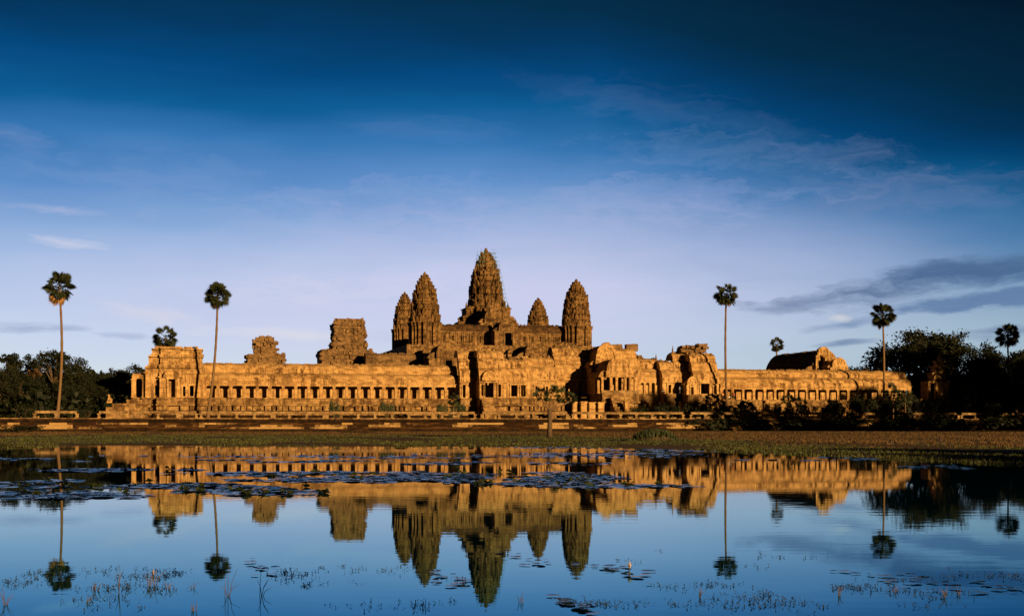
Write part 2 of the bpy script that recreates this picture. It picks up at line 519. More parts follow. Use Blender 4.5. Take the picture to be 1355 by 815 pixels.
wm = bpy.data.materials.new('pond_water'); wm.use_nodes = True
for n_ in list(wm.node_tree.nodes): wm.node_tree.nodes.remove(n_)
h = NT(wm.node_tree)
geo = h.n('ShaderNodeNewGeometry')
rot = h.mapv(geo.outputs['Position'], (1, 1, 1), (0, 0, 0), (0, 0, TH))
r1 = h.noise(h.mapv(rot, (.5, 1.6, 1)), 1.6, 3, .5)
r2 = h.noise(h.mapv(rot, (.25, .7, 1)), .35, 2, .5)
calm = h.ramp(h.noise(h.mapv(rot, (.02, .06, 1)), 1.0, 2, .5), [(.42, (.22, .22, .22, 1)), (.62, (1, 1, 1, 1))])
hh = h.m('MULTIPLY', h.m('ADD', h.m('MULTIPLY', r1, .0012), h.m('MULTIPLY', r2, .0022)), calm)
bp = h.n('ShaderNodeBump', inp={'Strength': 1.0, 'Distance': 1.0}); h.t.links.new(hh, bp.inputs['Height'])
fr = h.n('ShaderNodeFresnel', inp={'IOR': 1.36}); h.t.links.new(bp.outputs[0], fr.inputs['Normal'])
# glossy tint by view angle: bluer sky reflection painted into the mirror colour
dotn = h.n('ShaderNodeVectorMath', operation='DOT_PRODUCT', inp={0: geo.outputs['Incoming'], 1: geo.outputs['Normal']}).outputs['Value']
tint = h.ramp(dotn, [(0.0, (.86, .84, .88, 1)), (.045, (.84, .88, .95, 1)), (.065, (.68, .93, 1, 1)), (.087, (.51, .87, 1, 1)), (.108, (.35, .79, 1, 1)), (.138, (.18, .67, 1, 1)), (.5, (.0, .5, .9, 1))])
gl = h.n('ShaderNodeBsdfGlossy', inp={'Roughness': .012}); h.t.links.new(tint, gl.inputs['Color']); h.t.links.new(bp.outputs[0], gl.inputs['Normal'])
df = h.n('ShaderNodeBsdfDiffuse', inp={'Color': (.0, .016, .032, 1)})
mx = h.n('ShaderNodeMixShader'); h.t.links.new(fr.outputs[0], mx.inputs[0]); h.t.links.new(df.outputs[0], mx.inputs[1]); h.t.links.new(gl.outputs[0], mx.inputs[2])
ow = h.n('ShaderNodeOutputMaterial'); h.t.links.new(mx.outputs[0], ow.inputs[0])
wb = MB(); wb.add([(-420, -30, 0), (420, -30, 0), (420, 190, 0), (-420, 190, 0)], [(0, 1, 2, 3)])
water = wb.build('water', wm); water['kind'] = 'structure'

# grass tufts on the bank
def grass_mesh(name, pts, hmin, hmax, mat, blades=3, wid=.05):
    n = len(pts); rs = np.random.RandomState(5)
    P_ = np.repeat(np.array(pts), blades, axis=0); N = len(P_)
    P_ = P_ + np.c_[rs.uniform(-.12, .12, (N, 2)), np.zeros(N)]
    a = rs.uniform(0, 2 * pi, N); hgt = rs.uniform(hmin, hmax, N); w_ = wid * rs.uniform(.6, 1.5, N)
    dxy = np.c_[np.cos(a), np.sin(a)]
    V = np.zeros((N, 3, 3))
    V[:, 0, :2] = P_[:, :2] - dxy * w_[:, None]; V[:, 1, :2] = P_[:, :2] + dxy * w_[:, None]
    V[:, 0, 2] = P_[:, 2] - .03; V[:, 1, 2] = P_[:, 2] - .03
    lean = rs.uniform(-.4, .4, (N, 2)) * hgt[:, None]
    V[:, 2, :2] = P_[:, :2] + lean; V[:, 2, 2] = P_[:, 2] + hgt
    me = bpy.data.meshes.new(name)
    me.vertices.add(N * 3); me.vertices.foreach_set('co', V.reshape(-1))
    me.loops.add(N * 3); me.loops.foreach_set('vertex_index', np.arange(N * 3, dtype=np.int32))
    me.polygons.add(N); me.polygons.foreach_set('loop_start', np.arange(0, N * 3, 3, dtype=np.int32)); me.polygons.foreach_set('loop_total', np.full(N, 3, dtype=np.int32))
    me.materials.append(mat); me.update(calc_edges=True); me.validate()
    o = bpy.data.objects.new(name, me); COL.objects.link(o); return o
M_GRASSG = leaf_mat('green_grass_blades', (.020, .034, .008, 1), (.085, .095, .020, 1), .12)
M_GRASSD = leaf_mat('dry_grass_blades', (.042, .026, .008, 1), (.15, .088, .026, 1), .12)
green, dry = [], []
for i in range(52000):
    px = R.uniform(-60, 1420); x_ = None
    d = 55 + (R.random() ** 1.3) * 200
    xc = d * (px - 677.5) / F; x_ = xc * cos(TH) + d * sin(TH); y_ = d * cos(TH) - xc * sin(TH)
    dd = bank(x_, y_)
    if dd < -.3 or y_ > 279: continue
    z_ = ground_z(x_, y_)
    py = HY + F * (CH - z_) / d
    e = noise.noise(Vector((x_ * .05, y_ * .03, 9))) * 16 + noise.noise(Vector((x_ * .35, y_ * .1, 2))) * 14
    if noise.noise(Vector((x_ * .12, y_ * .05, 31))) > .30: continue
    lim = float(np.interp(px, [0, 600, 900, 1100], [84, 80, 46, 30])) + e
    (green if dd < lim else dry).append((x_, y_, z_))
tag(grass_mesh('green_grass', green, .04, .15, M_GRASSG, 3, .04), 'short green grass on the wet bank along the pond edge', 'grass', kind='stuff')
tag(grass_mesh('dry_grass', dry, .05, .19, M_GRASSD, 3, .034), 'tan dry grass on the flat ground below the terrace wall', 'grass', kind='stuff')

# terrace the temple stands on
TY, TZ = 283.0, 2.78
tb = MB(); tb.box(-140, 420, TY + .6, 640, -1, TZ)
terr = tb.build('terrace_ground', simple_mat('terrace_earth', (.20, .12, .05), .95, .4, .3)); terr['kind'] = 'structure'


# ------------------------------------------------------------------ temple builders
def curve_pts(yf, yb, zb, zt, n=7, lip=.35):
    """quarter corbel-vault outline from the eave (yf) to the top (yb)"""
    pts = [(yf, zb), (yf, zb + lip)]
    for i in range(1, n + 1):
        t = i / n * pi / 2
        pts.append((yf + .22 + (yb - yf - .22) * (1 - cos(t)) ** .9, zb + lip + (zt - zb - lip) * sin(t) ** .85))
    return pts
def half_vault(mb, xa, xb, yf, yb, zb, zt, rib=.016):
    n = max(2, int((xb - xa) / .26)) // 2 * 2
    p = curve_pts(yf, yb, zb, zt) + [(yb + .6, zt - .05), (yb + .6, zb)]
    mb.extr(p, xa, xb, max(2, n), rib, 'x')
def full_vault(mb, xa, xb, yf, yb, zb, zt, rib=.016, axis='x'):
    ym = (yf + yb) / 2
    n = max(2, int((xb - xa) / .26)) // 2 * 2
    p = curve_pts(yf, ym, zb, zt)
    q = [(2 * ym - a, z) for a, z in p[:-1]][::-1]
    mb.extr(p + q, xa, xb, max(2, n), rib, axis)
def crest(mb, xa, xb, y, z, h=.35, miss=.25, step=.55):
    x_ = xa + .1
    while x_ < xb - step:
        if R.random() > miss * (1.6 if noise.noise(Vector((x_ * .1, y, 0))) > .1 else .7):
            mb.box(x_, x_ + step * .86, y - .2, y + .2, z - .15, z + h * R.uniform(.55, 1.0), .02)
        x_ += step
def wall_open(mb, xa, xb, y0, y1, z0, z1, ops):
    """stone wall with openings (x0,x1,z0,z1)"""
    ops = sorted(ops)
    cur = xa
    for (a, b_, c_, d_) in ops:
        mb.stones(cur, a, y0, y1, z0, z1)
        mb.stones(a, b_, y0, y1, z0, c_)
        mb.stones(a, b_, y0, y1, d_, z1)
        cur = b_
    mb.stones(cur, xb, y0, y1, z0, z1)
def frame(parent, name, a, b_, z0, z1, y, mat, wdt=.28, proud=.22, sill=True):
    f = MB()
    f.box(a - wdt, a + .02, y - proud, y + .25, z0, z1)
    f.box(b_ - .02, b_ + wdt, y - proud, y + .25, z0, z1)
    f.box(a - wdt * 1.4, b_ + wdt * 1.4, y - proud - .08, y + .25, z1 + .003, z1 + wdt * 1.3)
    if sill: f.box(a - wdt * 1.3, b_ + wdt * 1.3, y - proud - .06, y + .25, z0 - wdt * .8, z0 - .003)
    return f.build(name, mat, parent)
def pillar_mesh(z0, z1, wd=.66):
    m = MB(); h_ = wd / 2
    m.box(-h_ * 1.25, h_ * 1.25, -h_ * 1.45, h_ * 1.45, z0, z0 + .22)
    m.box(-h_ * 1.1, h_ * 1.1, -h_ * 1.1, h_ * 1.1, z0 + .22, z0 + .4)
    m.box(-h_, h_, -h_ * 1.3, h_ * 1.3, z0 + .4, z1 - .42)
    m.box(-h_ * 1.12, h_ * 1.12, -h_ * 1.12, h_ * 1.12, z1 - .42, z1 - .24)
    m.box(-h_ * 1.3, h_ * 1.3, -h_ * 1.3, h_ * 1.3, z1 - .24, z1)
    return m
def pillars(root, xs, y, z0, z1, mat, wd=.66, name='pillar'):
    me = None
    for x_ in xs:
        if me is None:
            o = pillar_mesh(z0 - root.location.z, z1 - root.location.z, wd)
            ob = MB(); ob.v = [(a + root.location.x, b_ + root.location.y, c_ + root.location.z) for a, b_, c_ in o.v]; ob.f = o.f; ob.sm = o.sm
            p = ob.build(name, mat, root); me = p
        else:
            p = me.copy(); COL.objects.link(p); p.parent = root
        p.location = (x_ - root.location.x + R.uniform(-.08, .08), y - root.location.y, 0); p.scale = (R.uniform(.88, 1.12), 1, 1)
def plinth(root, xa, xb, yf, yb, zf, mat=M_BASE, ends=.6, out=2.4, gap=True):
    m = MB(); H_ = zf - TZ
    m.stones(xa, xb, yf - .95, yb, zf - .22, zf, .3, 1.6)
    m.stones(xa, xb, yf - .75, yb, zf - H_ * .30, zf - .225, .4, 1.2)
    m.stones(xa - ends * .3, xb + ends * .3, yf - 1.05, yb, zf - H_ * .38, zf - H_ * .305, .4, 1.5)
    # moulded band with recesses between blocks
    x_ = xa
    m.box(xa, xb, yf - .1, yb, zf - H_ * .62, zf - H_ * .385)
    while gap and x_ < xb - .5:
        l = R.uniform(.5, 1.5)
        if R.random() > .22: m.box(x_, min(x_ + l, xb), yf - 1.0, yf - .05, zf - H_ * .60, zf - H_ * .395, .02)
        x_ += l + R.uniform(.04, .5)
    m.stones(xa - ends * .6, xb + ends * .6, yf - out * .72, yb, zf - H_ * .82, zf - H_ * .625, .5, 1.5)
    pl_ = m.build('plinth', mat, root)
    m = MB(); m.stones(xa - ends, xb + ends, yf - out, yb, TZ - .05, zf - H_ * .825, .4, 1.7); m.build('footing', M_LATERITE_SHADE, pl_)  # dark footing course: shade behind the rail painted into the stone colour
    return pl_
def pediment(mb, xc, hw, y, zb, zt, th=.5, axis='x', broken=0):
    """lobed flame-shaped gable: plate plus raised border"""
    def outline(k, wob):
        pts = []
        for i in range(0, 25):
            u = -1 + 2 * i / 24
            z = (1 - abs(u) ** 1.9) ** .72 if abs(u) < 1 else 0
            xx = hw * k * u * (1 + .06 * cos(u * 9))
            zz = (zt - zb) * k * (z + .05 * wob * abs(sin(u * 15)))
            pts.append((xx * (1 + R.uniform(-.035, .035)), zz * (1 + R.uniform(-.05, .03))))
        return pts
    o = outline(1, 1); i_ = outline(.78, .4)
    n = len(o)
    vs = []
    for (p, yy) in ((o, y), (o, y + th), (i_, y), (i_, y + .16)):
        for a, z in p: vs.append((xc + a, yy, zb + z))
    fs = []
    for k in range(n - 1):
        fs.append((k, k + 1, n + k + 1, n + k)[::-1])
        fs.append((k, 2 * n + k, 2 * n + k + 1, k + 1)[::-1])
        fs.append((2 * n + k, 3 * n + k, 3 * n + k + 1, 2 * n + k + 1)[::-1])
    fs.append(tuple(3 * n + k for k in range(n)))
    fs.append(tuple(n + k for k in range(n))[::-1])
    fs.append((0, 2 * n, 3 * n, n)); fs.append((n - 1, 3 * n - 1, 4 * n - 1, 2 * n - 1))
    mb.add(vs, fs)
    # carved relief blocks in the tympanum
    for k in range(int(hw * 7)):
        a = R.uniform(-.6, .6) * hw; z = R.uniform(.05, .62) * (zt - zb) * (1 - abs(a / hw) ** 1.5)
        s_ = R.uniform(.10, .26)
        mb.box(xc + a - s_, xc + a + s_, y + .02, y + .2, zb + z - s_, zb + z + s_, .03)
def finial(mb, x_, y, z, h_, r_=.35):
    mb.lathe(x_, y, [(r_, z), (r_ * .8, z + h_ * .15), (r_ * .95, z + h_ * .25), (r_ * .6, z + h_ * .45), (r_ * .65, z + h_ * .52), (r_ * .3, z + h_ * .75), (r_ * .05, z + h_)], 8)

def roof_stack(root, xa, xb, yf, zs, setb=1.7, vw=5.2, mat=M_ROOF, rib=.016, crest_h=.35, miss=.3, over=.35):
    """zs: ridge, tier tops ..., eave (top to bottom): lowest half vaults in front, main vault at the ridge"""
    n_t = len(zs) - 2
    y = yf - over
    m = MB()
    for k in range(n_t, 0, -1):            # lowest tier first
        zt, zb = zs[k], zs[k + 1]
        half_vault(m, xa, xb, y, y + setb, zb, zt, rib)
        m.stones(xa, xb, y + setb - .12, y + setb + .8, zt - .25, zt + .30, .3, 1.4, .02)
        y += setb - .25
    if n_t: m.build('lower_roof', mat, root)
    m = MB()
    full_vault(m, xa, xb, y, y + vw, zs[1] + .25 if n_t else zs[1], zs[0] - .2, rib)
    m.build('upper_roof', mat, root)
    if crest_h:
        m = MB(); crest(m, xa, xb, y + vw / 2, zs[0] - .25, crest_h, miss); m.build('ridge_crest', mat, root)
    return y, y + vw

def rubble(root, xa, xb, y0, y1, z, n, big=.7, mat=M_RUIN, name='broken_top'):
    """jagged remains of fallen roof courses"""
    m = MB()
    for k in range(n):
        a = R.uniform(xa, xb); e = min(a - xa, xb - a) / max(.1, (xb - xa) / 2); s_ = R.uniform(.3, 1) * big
        yy = R.uniform(y0, y1); hgt = (.35 + .9 * noise.noise(Vector((a * .45, z, 1.0))) ** 2 + R.uniform(0, .5) * big) * (.4 + .6 * min(1, e * 2))
        m.box(a - s_, a + s_, yy - s_ * .7, yy + s_ * .7, z - 1.1, z + hgt, .10)
    m.build(name, mat, root)
def gallery(name, label, cat, xa, xb, yf, zs, zl, zf, npil, windows=False, group=None, depth=7.5, mat=M_GOLD, back=2.6, miss=.3, seam=None, pw=.62):
    root = thing(name, label, cat, ((xa + xb) / 2, yf, TZ), group)
    plinth(root, xa, xb, yf, yf + depth, zf)
    m = MB()
    m.stones(xa, xb, yf + back, yf + back + .8, zf + .002, zs[-1] + .3, .55, 1.5, .02)
    m.stones(xa, xb, yf + depth - .8, yf + depth, zf + .002, zs[-1] + .3, .8, 2.0, .02)
    m.stones(xa, xa + .7, yf + back + .81, yf + depth - .82, zf + .002, zs[-1] + .3, .55, 1.5, .02)
    m.stones(xb - .7, xb, yf + back + .81, yf + depth - .82, zf + .002, zs[-1] + .3, .55, 1.5, .02)
    m.build('wall', mat, root)
    m = MB()
    m.stones(xa, xb, yf - .36, yf + .42, zl, (zl + zs[-1]) / 2, .4, 2.8, .02)
    m.stones(xa, xb, yf - .5, yf + .55, (zl + zs[-1]) / 2 + .003, zs[-1] - .02, .3, 1.1, .03)
    # carved frieze blocks
    x_ = xa
    while x_ < xb - .4:
        m.box(x_, x_ + .28, yf - .58, yf - .45, (zl + zs[-1]) / 2 + .08, zs[-1] - .1, .02); x_ += R.uniform(.38, .5)
    m.build('entablature', mat, root)
    xs = [xa + .4 + (xb - xa - .8) * i / (npil - 1) for i in range(npil)]
    pillars(root, xs, yf + .03, zf + .003, zl - .003, mat, pw)
    if seam:
        roof_stack(root, xa, seam - .12, yf, zs, setb=2.8, vw=5.4, miss=miss, crest_h=.17)
        zs2 = [z_ - .12 for z_ in zs[:-1]] + [zs[-1]]
        roof_stack(root, seam + .12, xb, yf, zs2, setb=2.8, vw=5.4, miss=miss, crest_h=.17)
    else:
        roof_stack(root, xa, xb, yf, zs, setb=2.8, vw=5.4, miss=miss, crest_h=.17)
    return root

def zz(px, pys, Y):
    return [Z(px, p, Y) for p in pys]

# ---- long outer galleries
YF = 318.0
xaL, xbL = X(268.6, YF), X(607.5, YF)
zsL = zz(440, [479.5, 493.8, 505], YF)
zlL, zfL = Z(440, 511.3, YF), Z(440, 526.8, YF)
GL = gallery('colonnaded_gallery', 'long sandstone gallery with a row of square pillars, left of the central gate', 'gallery', xaL, xbL, YF, zsL, zlL, zfL, 21, group='outer galleries of the temple')
xaR, xbR = X(952.5, YF), X(1205, YF)
zsR = zz(1080, [487.6, 499.3, 510.2], YF)
zlR, zfR = Z(1080, 515.6, YF), Z(1080, 529.0, YF)
GR = gallery('colonnaded_gallery', 'pillared sandstone gallery with a half shaded right end, beside the big dark tree', 'gallery', xaR, xbR, YF, zsR, zlR, zfR, 19, group='outer galleries of the temple', seam=X(1142, YF))

# ---- gate-pavilion sections
def section(*a, **k):
    MB.lump = .10
    r_ = section_(*a, **k)
    MB.lump = .03
    return r_
def section_(label, pxa, pxb, yf, ridge, tops, eave, floor, ops=(), frames=True, mat=M_GOLD, setb=1.7, group='gate pavilions of the temple front', zpx=None, pil=0, miss=.4, depth=9, vw=5.2, plin=True, opname='window_frame', extra=None, name='gate_pavilion', sidewall=True, pout=2.4):
    zp = zpx or (pxa + pxb) / 2
    xa, xb = X(pxa, yf), X(pxb, yf)
    zs = zz(zp, [ridge] + list(tops) + [eave], yf)
    zf = Z(zp, floor, yf)
    root = thing(name, label, 'pavilion', ((xa + xb) / 2, yf, TZ), group)
    if plin: plinth(root, xa, xb, yf, yf + depth, zf, out=pout)
    m = MB()
    wl = yf if not pil else yf + 1.9
    o_ = [(X(a, yf), X(b_, yf), max(zf + .02, Z(zp, q, yf)), Z(zp, p, yf)) for a, b_, p, q in ops]
    wall_open(m, xa, xb, wl, wl + .8, zf + .002, zs[-1] + .25, o_)
    m.stones(xa, xb, yf + depth - .8, yf + depth, zf + .002, zs[-1] + .25, .9, 2.2, .02)
    m.stones(xa, xa + .7, wl + .81, yf + depth - .82, zf + .002, zs[-1] + .25)
    m.stones(xb - .7, xb, wl + .81, yf + depth - .82, zf + .002, zs[-1] + .25)
    wall_ = m.build('wall', mat, root)
    if frames:
        for (a, b_, c_, d_) in o_:
            frame(wall_, 'door_frame' if d_ - c_ > 2.6 else 'window_frame', a, b_, c_, d_, wl, mat)
    m = MB()
    m.stones(xa - .1, xb + .1, yf - .45, yf + 1.0, zs[-1] - .35, zs[-1] - .02, .35, 1.4, .02)
    m.build('cornice', mat, root)
    if pil:
        xs = [xa + .4 + (xb - xa - .8) * i / (pil - 1) for i in range(pil)]
        pillars(root, xs, yf + .03, zf + .003, zs[-1] - .36, mat, .6)
    ya, yb = roof_stack(root, xa, xb, yf, zs, setb=setb, vw=vw, miss=miss)
    if miss > .35: rubble(root, xa + .3, xb - .3, (ya + yb) / 2 - .8, (ya + yb) / 2 + .8, zs[0] - .3, max(3, int((xb - xa) * 1.1)), .5)
    # storey-corner stones: weathered antefixes along the cornices
    m = MB(); x_ = xa + .3
    while x_ < xb - .4:
        if R.random() > .35:
            hh_ = R.uniform(.4, .95); m = MB(); m.box(x_, x_ + R.uniform(.35, .6), yf - .52, yf - .2, zs[-1] - .05, zs[-1] + hh_, .05); m.build('antefix', M_ROOF, root)
        x_ += R.uniform(.8, 1.6)
    return root, zf, zs

# north side gate of the front
section('narrow tall gate wing joined to the right end of the long left gallery', 608.5, 637, 316, 461, [473, 487], 504, 527, [(612, 616, 509, 526)], setb=1.6)
r2, zf2, zs2 = section('tall gate block with the large dark doorway and two slim windows', 634, 670, 312.3, 461, [473, 486.5], 504.5, 526.5,
        [(628.5 + 8, 636.5 + 3, 509, 524), (641.5, 653, 506.5, 525.8), (659, 663, 508.5, 525)], setb=1.6)
m = MB(); pediment(m, X(647.5, 311.4), 1.9, 311.2, Z(647, 503.5, 311.4), Z(647, 490, 311.4), .9); m.build('pediment', M_GOLD, r2)
m = MB()
for k in range(6): m.stones(X(640, 309) - .1, X(655, 309), 311.35 - (k + 1) * .7, 311.4 - k * .7 , TZ - .02, zf2 - .3 - k * .7 if zf2 - .3 - k * .7 > TZ + .3 else TZ + .3, .4, 1.2, .02)
m.build('stairs', M_BASE, r2)
section('gate wing with two barred windows right of the dark doorway', 670.2, 697, 314, 473, [486], 504, 526.5,
        [(676, 684.5, 509.5, 524.5), (689, 696, 509.5, 524.5)], setb=2.4)
section('gate wing behind the small fan palm, with a worn lower roof', 695.5, 737, 315.5, 470.5, [483.5], 501.5, 527,
        [(708, 711, 511, 525), (722, 725, 511, 525)], setb=2.4)
section('tall gate wing half covered by the great black shadow', 735.5, 790, 316.2, 456.8, [469.5, 481], 501, 526,
        [(748, 752, 511, 524), (765, 769, 509, 524)], setb=1.8)
# central gate roofs and porch
rC, zfC, zsC = section('ruined central gate hall behind the columned porch', 806, 846.5, 314.5, 458.5, [472, 487], 503, 521,
        [(826, 829, 507, 520)], setb=1.7, miss=.75)
m = MB()
for k in range(16):
    a = R.uniform(806, 842); s_ = R.uniform(.3, .7)
    m.box(X(a, 319) - s_, X(a, 319) + s_, 318.4, 319.8, Z(a, 464, 319), Z(a, R.uniform(455, 459), 319), .14)
m.build('broken_blocks', M_RUIN, rC)
rC['label'] = 'ruined central gate hall with a jagged roofline, behind the columned porch'

def cross_wing(label, xc, hw, y0, y1, zs, zf, cols=None, mat=M_GOLD, name='entrance_porch', cat='porch', group=None, ped=True, door=None, depthwalls=True, aisle=1.5, pl=True, roofmat=M_ROOF):
    """arm running east-west: gable facing west at y0.  zs = (pediment top, vault top, upper eave, lower eave)"""
    root = thing(name, label, cat, (xc, y0, TZ), group)
    ptop, vtop, ue, le = zs
    if pl: plinth(root, xc - hw - aisle, xc + hw + aisle, y0, y1, zf, out=1.8, gap=False)
    m = MB()
    n = max(2, int((y1 - y0) / .26)) // 2 * 2
    p = curve_pts(xc - hw, xc, ue, vtop); q = [(2 * xc - a, z) for a, z in p[:-1]][::-1]
    m.extr(p + q, y0 + .5, y1, n, .016, 'y'); m.build('upper_roof', roofmat, root)
    if aisle:
        for s_ in (-1, 1):
            m = MB(); p = curve_pts(0, aisle + .3, le, ue)
            pp = [(xc + s_ * (hw + aisle + .3) - s_ * a, z) for a, z in p] + [(xc + s_ * (hw - .4), ue - .05), (xc + s_ * (hw - .4), le)]
            m.extr(pp if s_ < 0 else pp[::-1], y0 + .9, y1, n, .016, 'y'); m.build('lower_roof', roofmat, root)
    m = MB(); pediment(m, xc, hw + .25, y0, ue - .1, ptop, .7)
    m.stones(xc - hw - .2, xc + hw + .2, y0 - .05, y0 + .8, le, ue - .1, .4, 1.2)
    m.build('pediment', mat, root)
    if cols:
        for yy, xs in cols: pillars(root, xs, yy, zf + .003, le - .003, mat, .55, 'column')
        m = MB(); 
        m.stones(xc - hw - aisle, xc - hw - aisle + .6, y0 + 4.5, y1, zf, le); m.build('wall', mat, root); m = MB(); m.stones(xc + hw + aisle - .6, xc + hw + aisle, y0 + 4.5, y1, zf, le)
        m.build('wall', mat, root)
    elif depthwalls:
        m = MB(); dw = door or .9
        m.stones(xc - hw - aisle, xc - dw, y0 + .1, y0 + .9, zf, le); m.stones(xc - hw - aisle, xc - hw - aisle + .6, y0 + .91, y1, zf, le)
        m.build('wall', mat, root); m = MB(); m.stones(xc + dw, xc + hw + aisle, y0 + .1, y0 + .9, zf, le); m.stones(xc + hw + aisle - .6, xc + hw + aisle, y0 + .91, y1, zf, le)
        m.build('wall', mat, root)
        frame(root, 'door_frame', xc - dw, xc + dw, zf + .01, le - .5, y0 + .1, mat, .25, .2, False)
    return root
XC = 98.0
cross_wing('round-gabled upper vault of the central gate, above and behind the columned porch', XC, 2.6, 312.0, 319, (Z(799, 453, 312), Z(799, 456, 312), Z(799, 477, 312), Z(799, 486, 312)), Z(799, 521, 312), name='gate_vault', cat='vault', pl=False, aisle=1.2)
porch = cross_wing('columned entrance porch under a lobed gable, beside the great black shadow', XC + .4, 3.1, 303.2, 312.3,
           (Z(819, 471, 303.5), Z(819, 474, 303.5), Z(819, 490, 303.5), Z(819, 499, 303.5)), Z(819, 520.5, 303.5),
           cols=[(303.9, [XC - 3.6, XC - 1.5, XC - .2, XC + 1.9, XC + 3.1, XC + 4.4]), (306.8, [XC - 3.6, XC + 4.4]), (309.6, [XC - 3.6, XC + 4.4])], aisle=1.4)
m = MB(); m.stones(XC - 4.2, XC + 5.0, 302.6, 303.1, Z(819, 520.5, 303.5), Z(819, 520.5, 303.5) + .7, .35, .8)
m.build('low_parapet', M_RAIL, porch)
m = MB()
for k in range(5): m.stones(XC - 2.5, XC + 2.5, 300.6 - k * .8, 301.4 - k * .8 + .02, TZ - .02, Z(819, 520.5, 303.5) - .9 - k * .75, .4, 1.2, .02)
m.build('stairs', M_BASE, porch)
section('low-roofed gate wing with broad open bays, right of the columned porch', 836, 876.5, 316.0, 472, [487], 504.5, 521,
        setb=2.6, pil=6, frames=False, miss=.6)
section('gate wing with a smooth bulging roof between the open bays and the crowned gate', 876.5, 895.5, 313.8, 476.5, [489], 504.5, 521, [(884, 888, 509, 520)], setb=2.2)
r9, zf9, zs9 = section('tall square gate block with a broken crown, left of its shadow cleft', 894.5, 919, 315.5, 465.5, [477, 490], 504.5, 521, [(899, 903, 510, 520)], setb=1.5)
section('tall gate block with a dark doorway, joined to the right gallery', 917.5, 951.5, 311.5, 466, [478, 491], 505.5, 521.5,
        [(927, 938.5, 506, 521), (944, 947, 511.5, 520.5)], setb=1.5)
cr = thing('tower_ruin', 'jagged stone crown on top of the gate block beside the right gallery', 'tower ruin', (X(918, 320), 320, Z(918, 466, 320)))
m = MB()
for k in range(70):
    a = R.uniform(901, 935); t = R.random(); s_ = R.uniform(.35, .75)
    top = 454.5 if 918 < a < 932 else 457.5
    pyt = 466 - (466 - top) * t
    yy = R.uniform(318, 323)
    m.box(X(a, yy) - s_, X(a, yy) + s_, yy - s_, yy + s_, Z(a, pyt + 2.5, yy), Z(a, pyt, yy) + .1, .12)
m.stones(X(903, 318.5), X(934, 318.5), 318.5, 323, Z(918, 466.5, 320), Z(918, 460, 320), .5, 1.0, .12)
m.build('crown_stones', M_RUIN, cr)
m = MB()
m.stones(X(902, 317.6), X(935, 317.6), 317.6, 324, Z(918, 466.8, 320), Z(918, 465, 320), .4, 1.0, .05)
m.build('crown_cornice', M_RUIN, cr)
# small porch left of the door and stairs
cross_wing('narrow little porch with a pointed gable, standing before the crowned gate block', X(916, 309.5), 1.1, 309.5, 312.5, (Z(916, 498, 309.5), Z(916, 502, 309.5), Z(916, 507, 309.5), Z(916, 509, 309.5)), Z(916, 522, 309.5), aisle=.3, door=.35)
# ridge finials against the sky
for pxx, pt, pb, lab in ((890, 457, 477, 'dark pointed stone finial standing left of the crowned gate block'), (868, 467.5, 473, 'small pointed stone finial on the low roof between porch and crowned block')):
    m = MB(); yy = 319.5
    finial(m, X(pxx, yy), yy, Z(pxx, pb, yy) - .9, Z(pxx, pt, yy) - Z(pxx, pb, yy) + .9, .62 if pxx == 890 else .3)
    tag(m.build('stone_finial', M_RUIN), lab, 'finial')

# ---- corner pavilion at the left end
def tiered(root, pxa, pxb, yf, yb, tiers, mat=M_GOLD):
    """stack of roof storeys: (py_top, py_bottom, inset_px)"""
    for k, (pt, pb, ia, ib) in enumerate(tiers):
        xa, xb = X(pxa + ia, yf), X(pxb - ib, yf)
        zt, zb = Z((pxa + pxb) / 2, pt, yf), Z((pxa + pxb) / 2, pb, yf)
        yk = yf + k * .9
        m = MB()
        m.stones(xa - .35, xb + .35, yk - .35, yb, zb, zb + .3, .3, 1.3, .03)
        half_vault(m, xa, xb, yk - .1, yk + 1.5, zb + .31, zt - .3, .016)
        m.stones(xa, xb, yk + 1.2, yb - k * .5, zb + .31, zt - .31, .5, 1.2)
        m.stones(xa - .2, xb + .2, yk + .55, yb - k * .5, zt - .3, zt, .3, 1.1, .06)
        m.build('roof_storey', mat, root)
cp = thing('corner_pavilion', 'tall ruined corner pavilion with stepped storeys at the left end of the gallery', 'pavilion', (X(230, 315), 315, TZ))
zfP = Z(222, 526, 314)
plinth(cp, X(188, 314), X(270, 314), 314, 330, zfP, out=3.0)
m = MB()
P_ops = [(X(a, 314), X(b_, 314), Z(222, q, 314), Z(222, p, 314)) for a, b_, p, q in [(205, 209.5, 510, 523), (242, 245.5, 511, 524), (251, 256.5, 510, 524)]]
wall_open(m, X(192, 314), X(269, 314), 314, 314.8, zfP, Z(222, 494, 314), P_ops)
m.stones(X(192, 314), X(192, 314) + .8, 314.81, 329, zfP, Z(222, 494, 314)); m.stones(X(269, 314) - .8, X(269, 314), 314.81, 329, zfP, Z(222, 494, 314))
m.stones(X(192, 314), X(269, 314), 329.01, 330, zfP, Z(222, 494, 314), .8, 2)
wall_ = m.build('wall', M_GOLD, cp)
for o_ in P_ops: frame(wall_, 'window_frame', *o_[:2], o_[2], o_[3], 314, M_GOLD, .3)
tiered(cp, 192, 269, 314, 329, [(484.6, 494.2, 0, 1), (470, 484.4, 4.5, 1), (460, 469.8, 9, 1)])
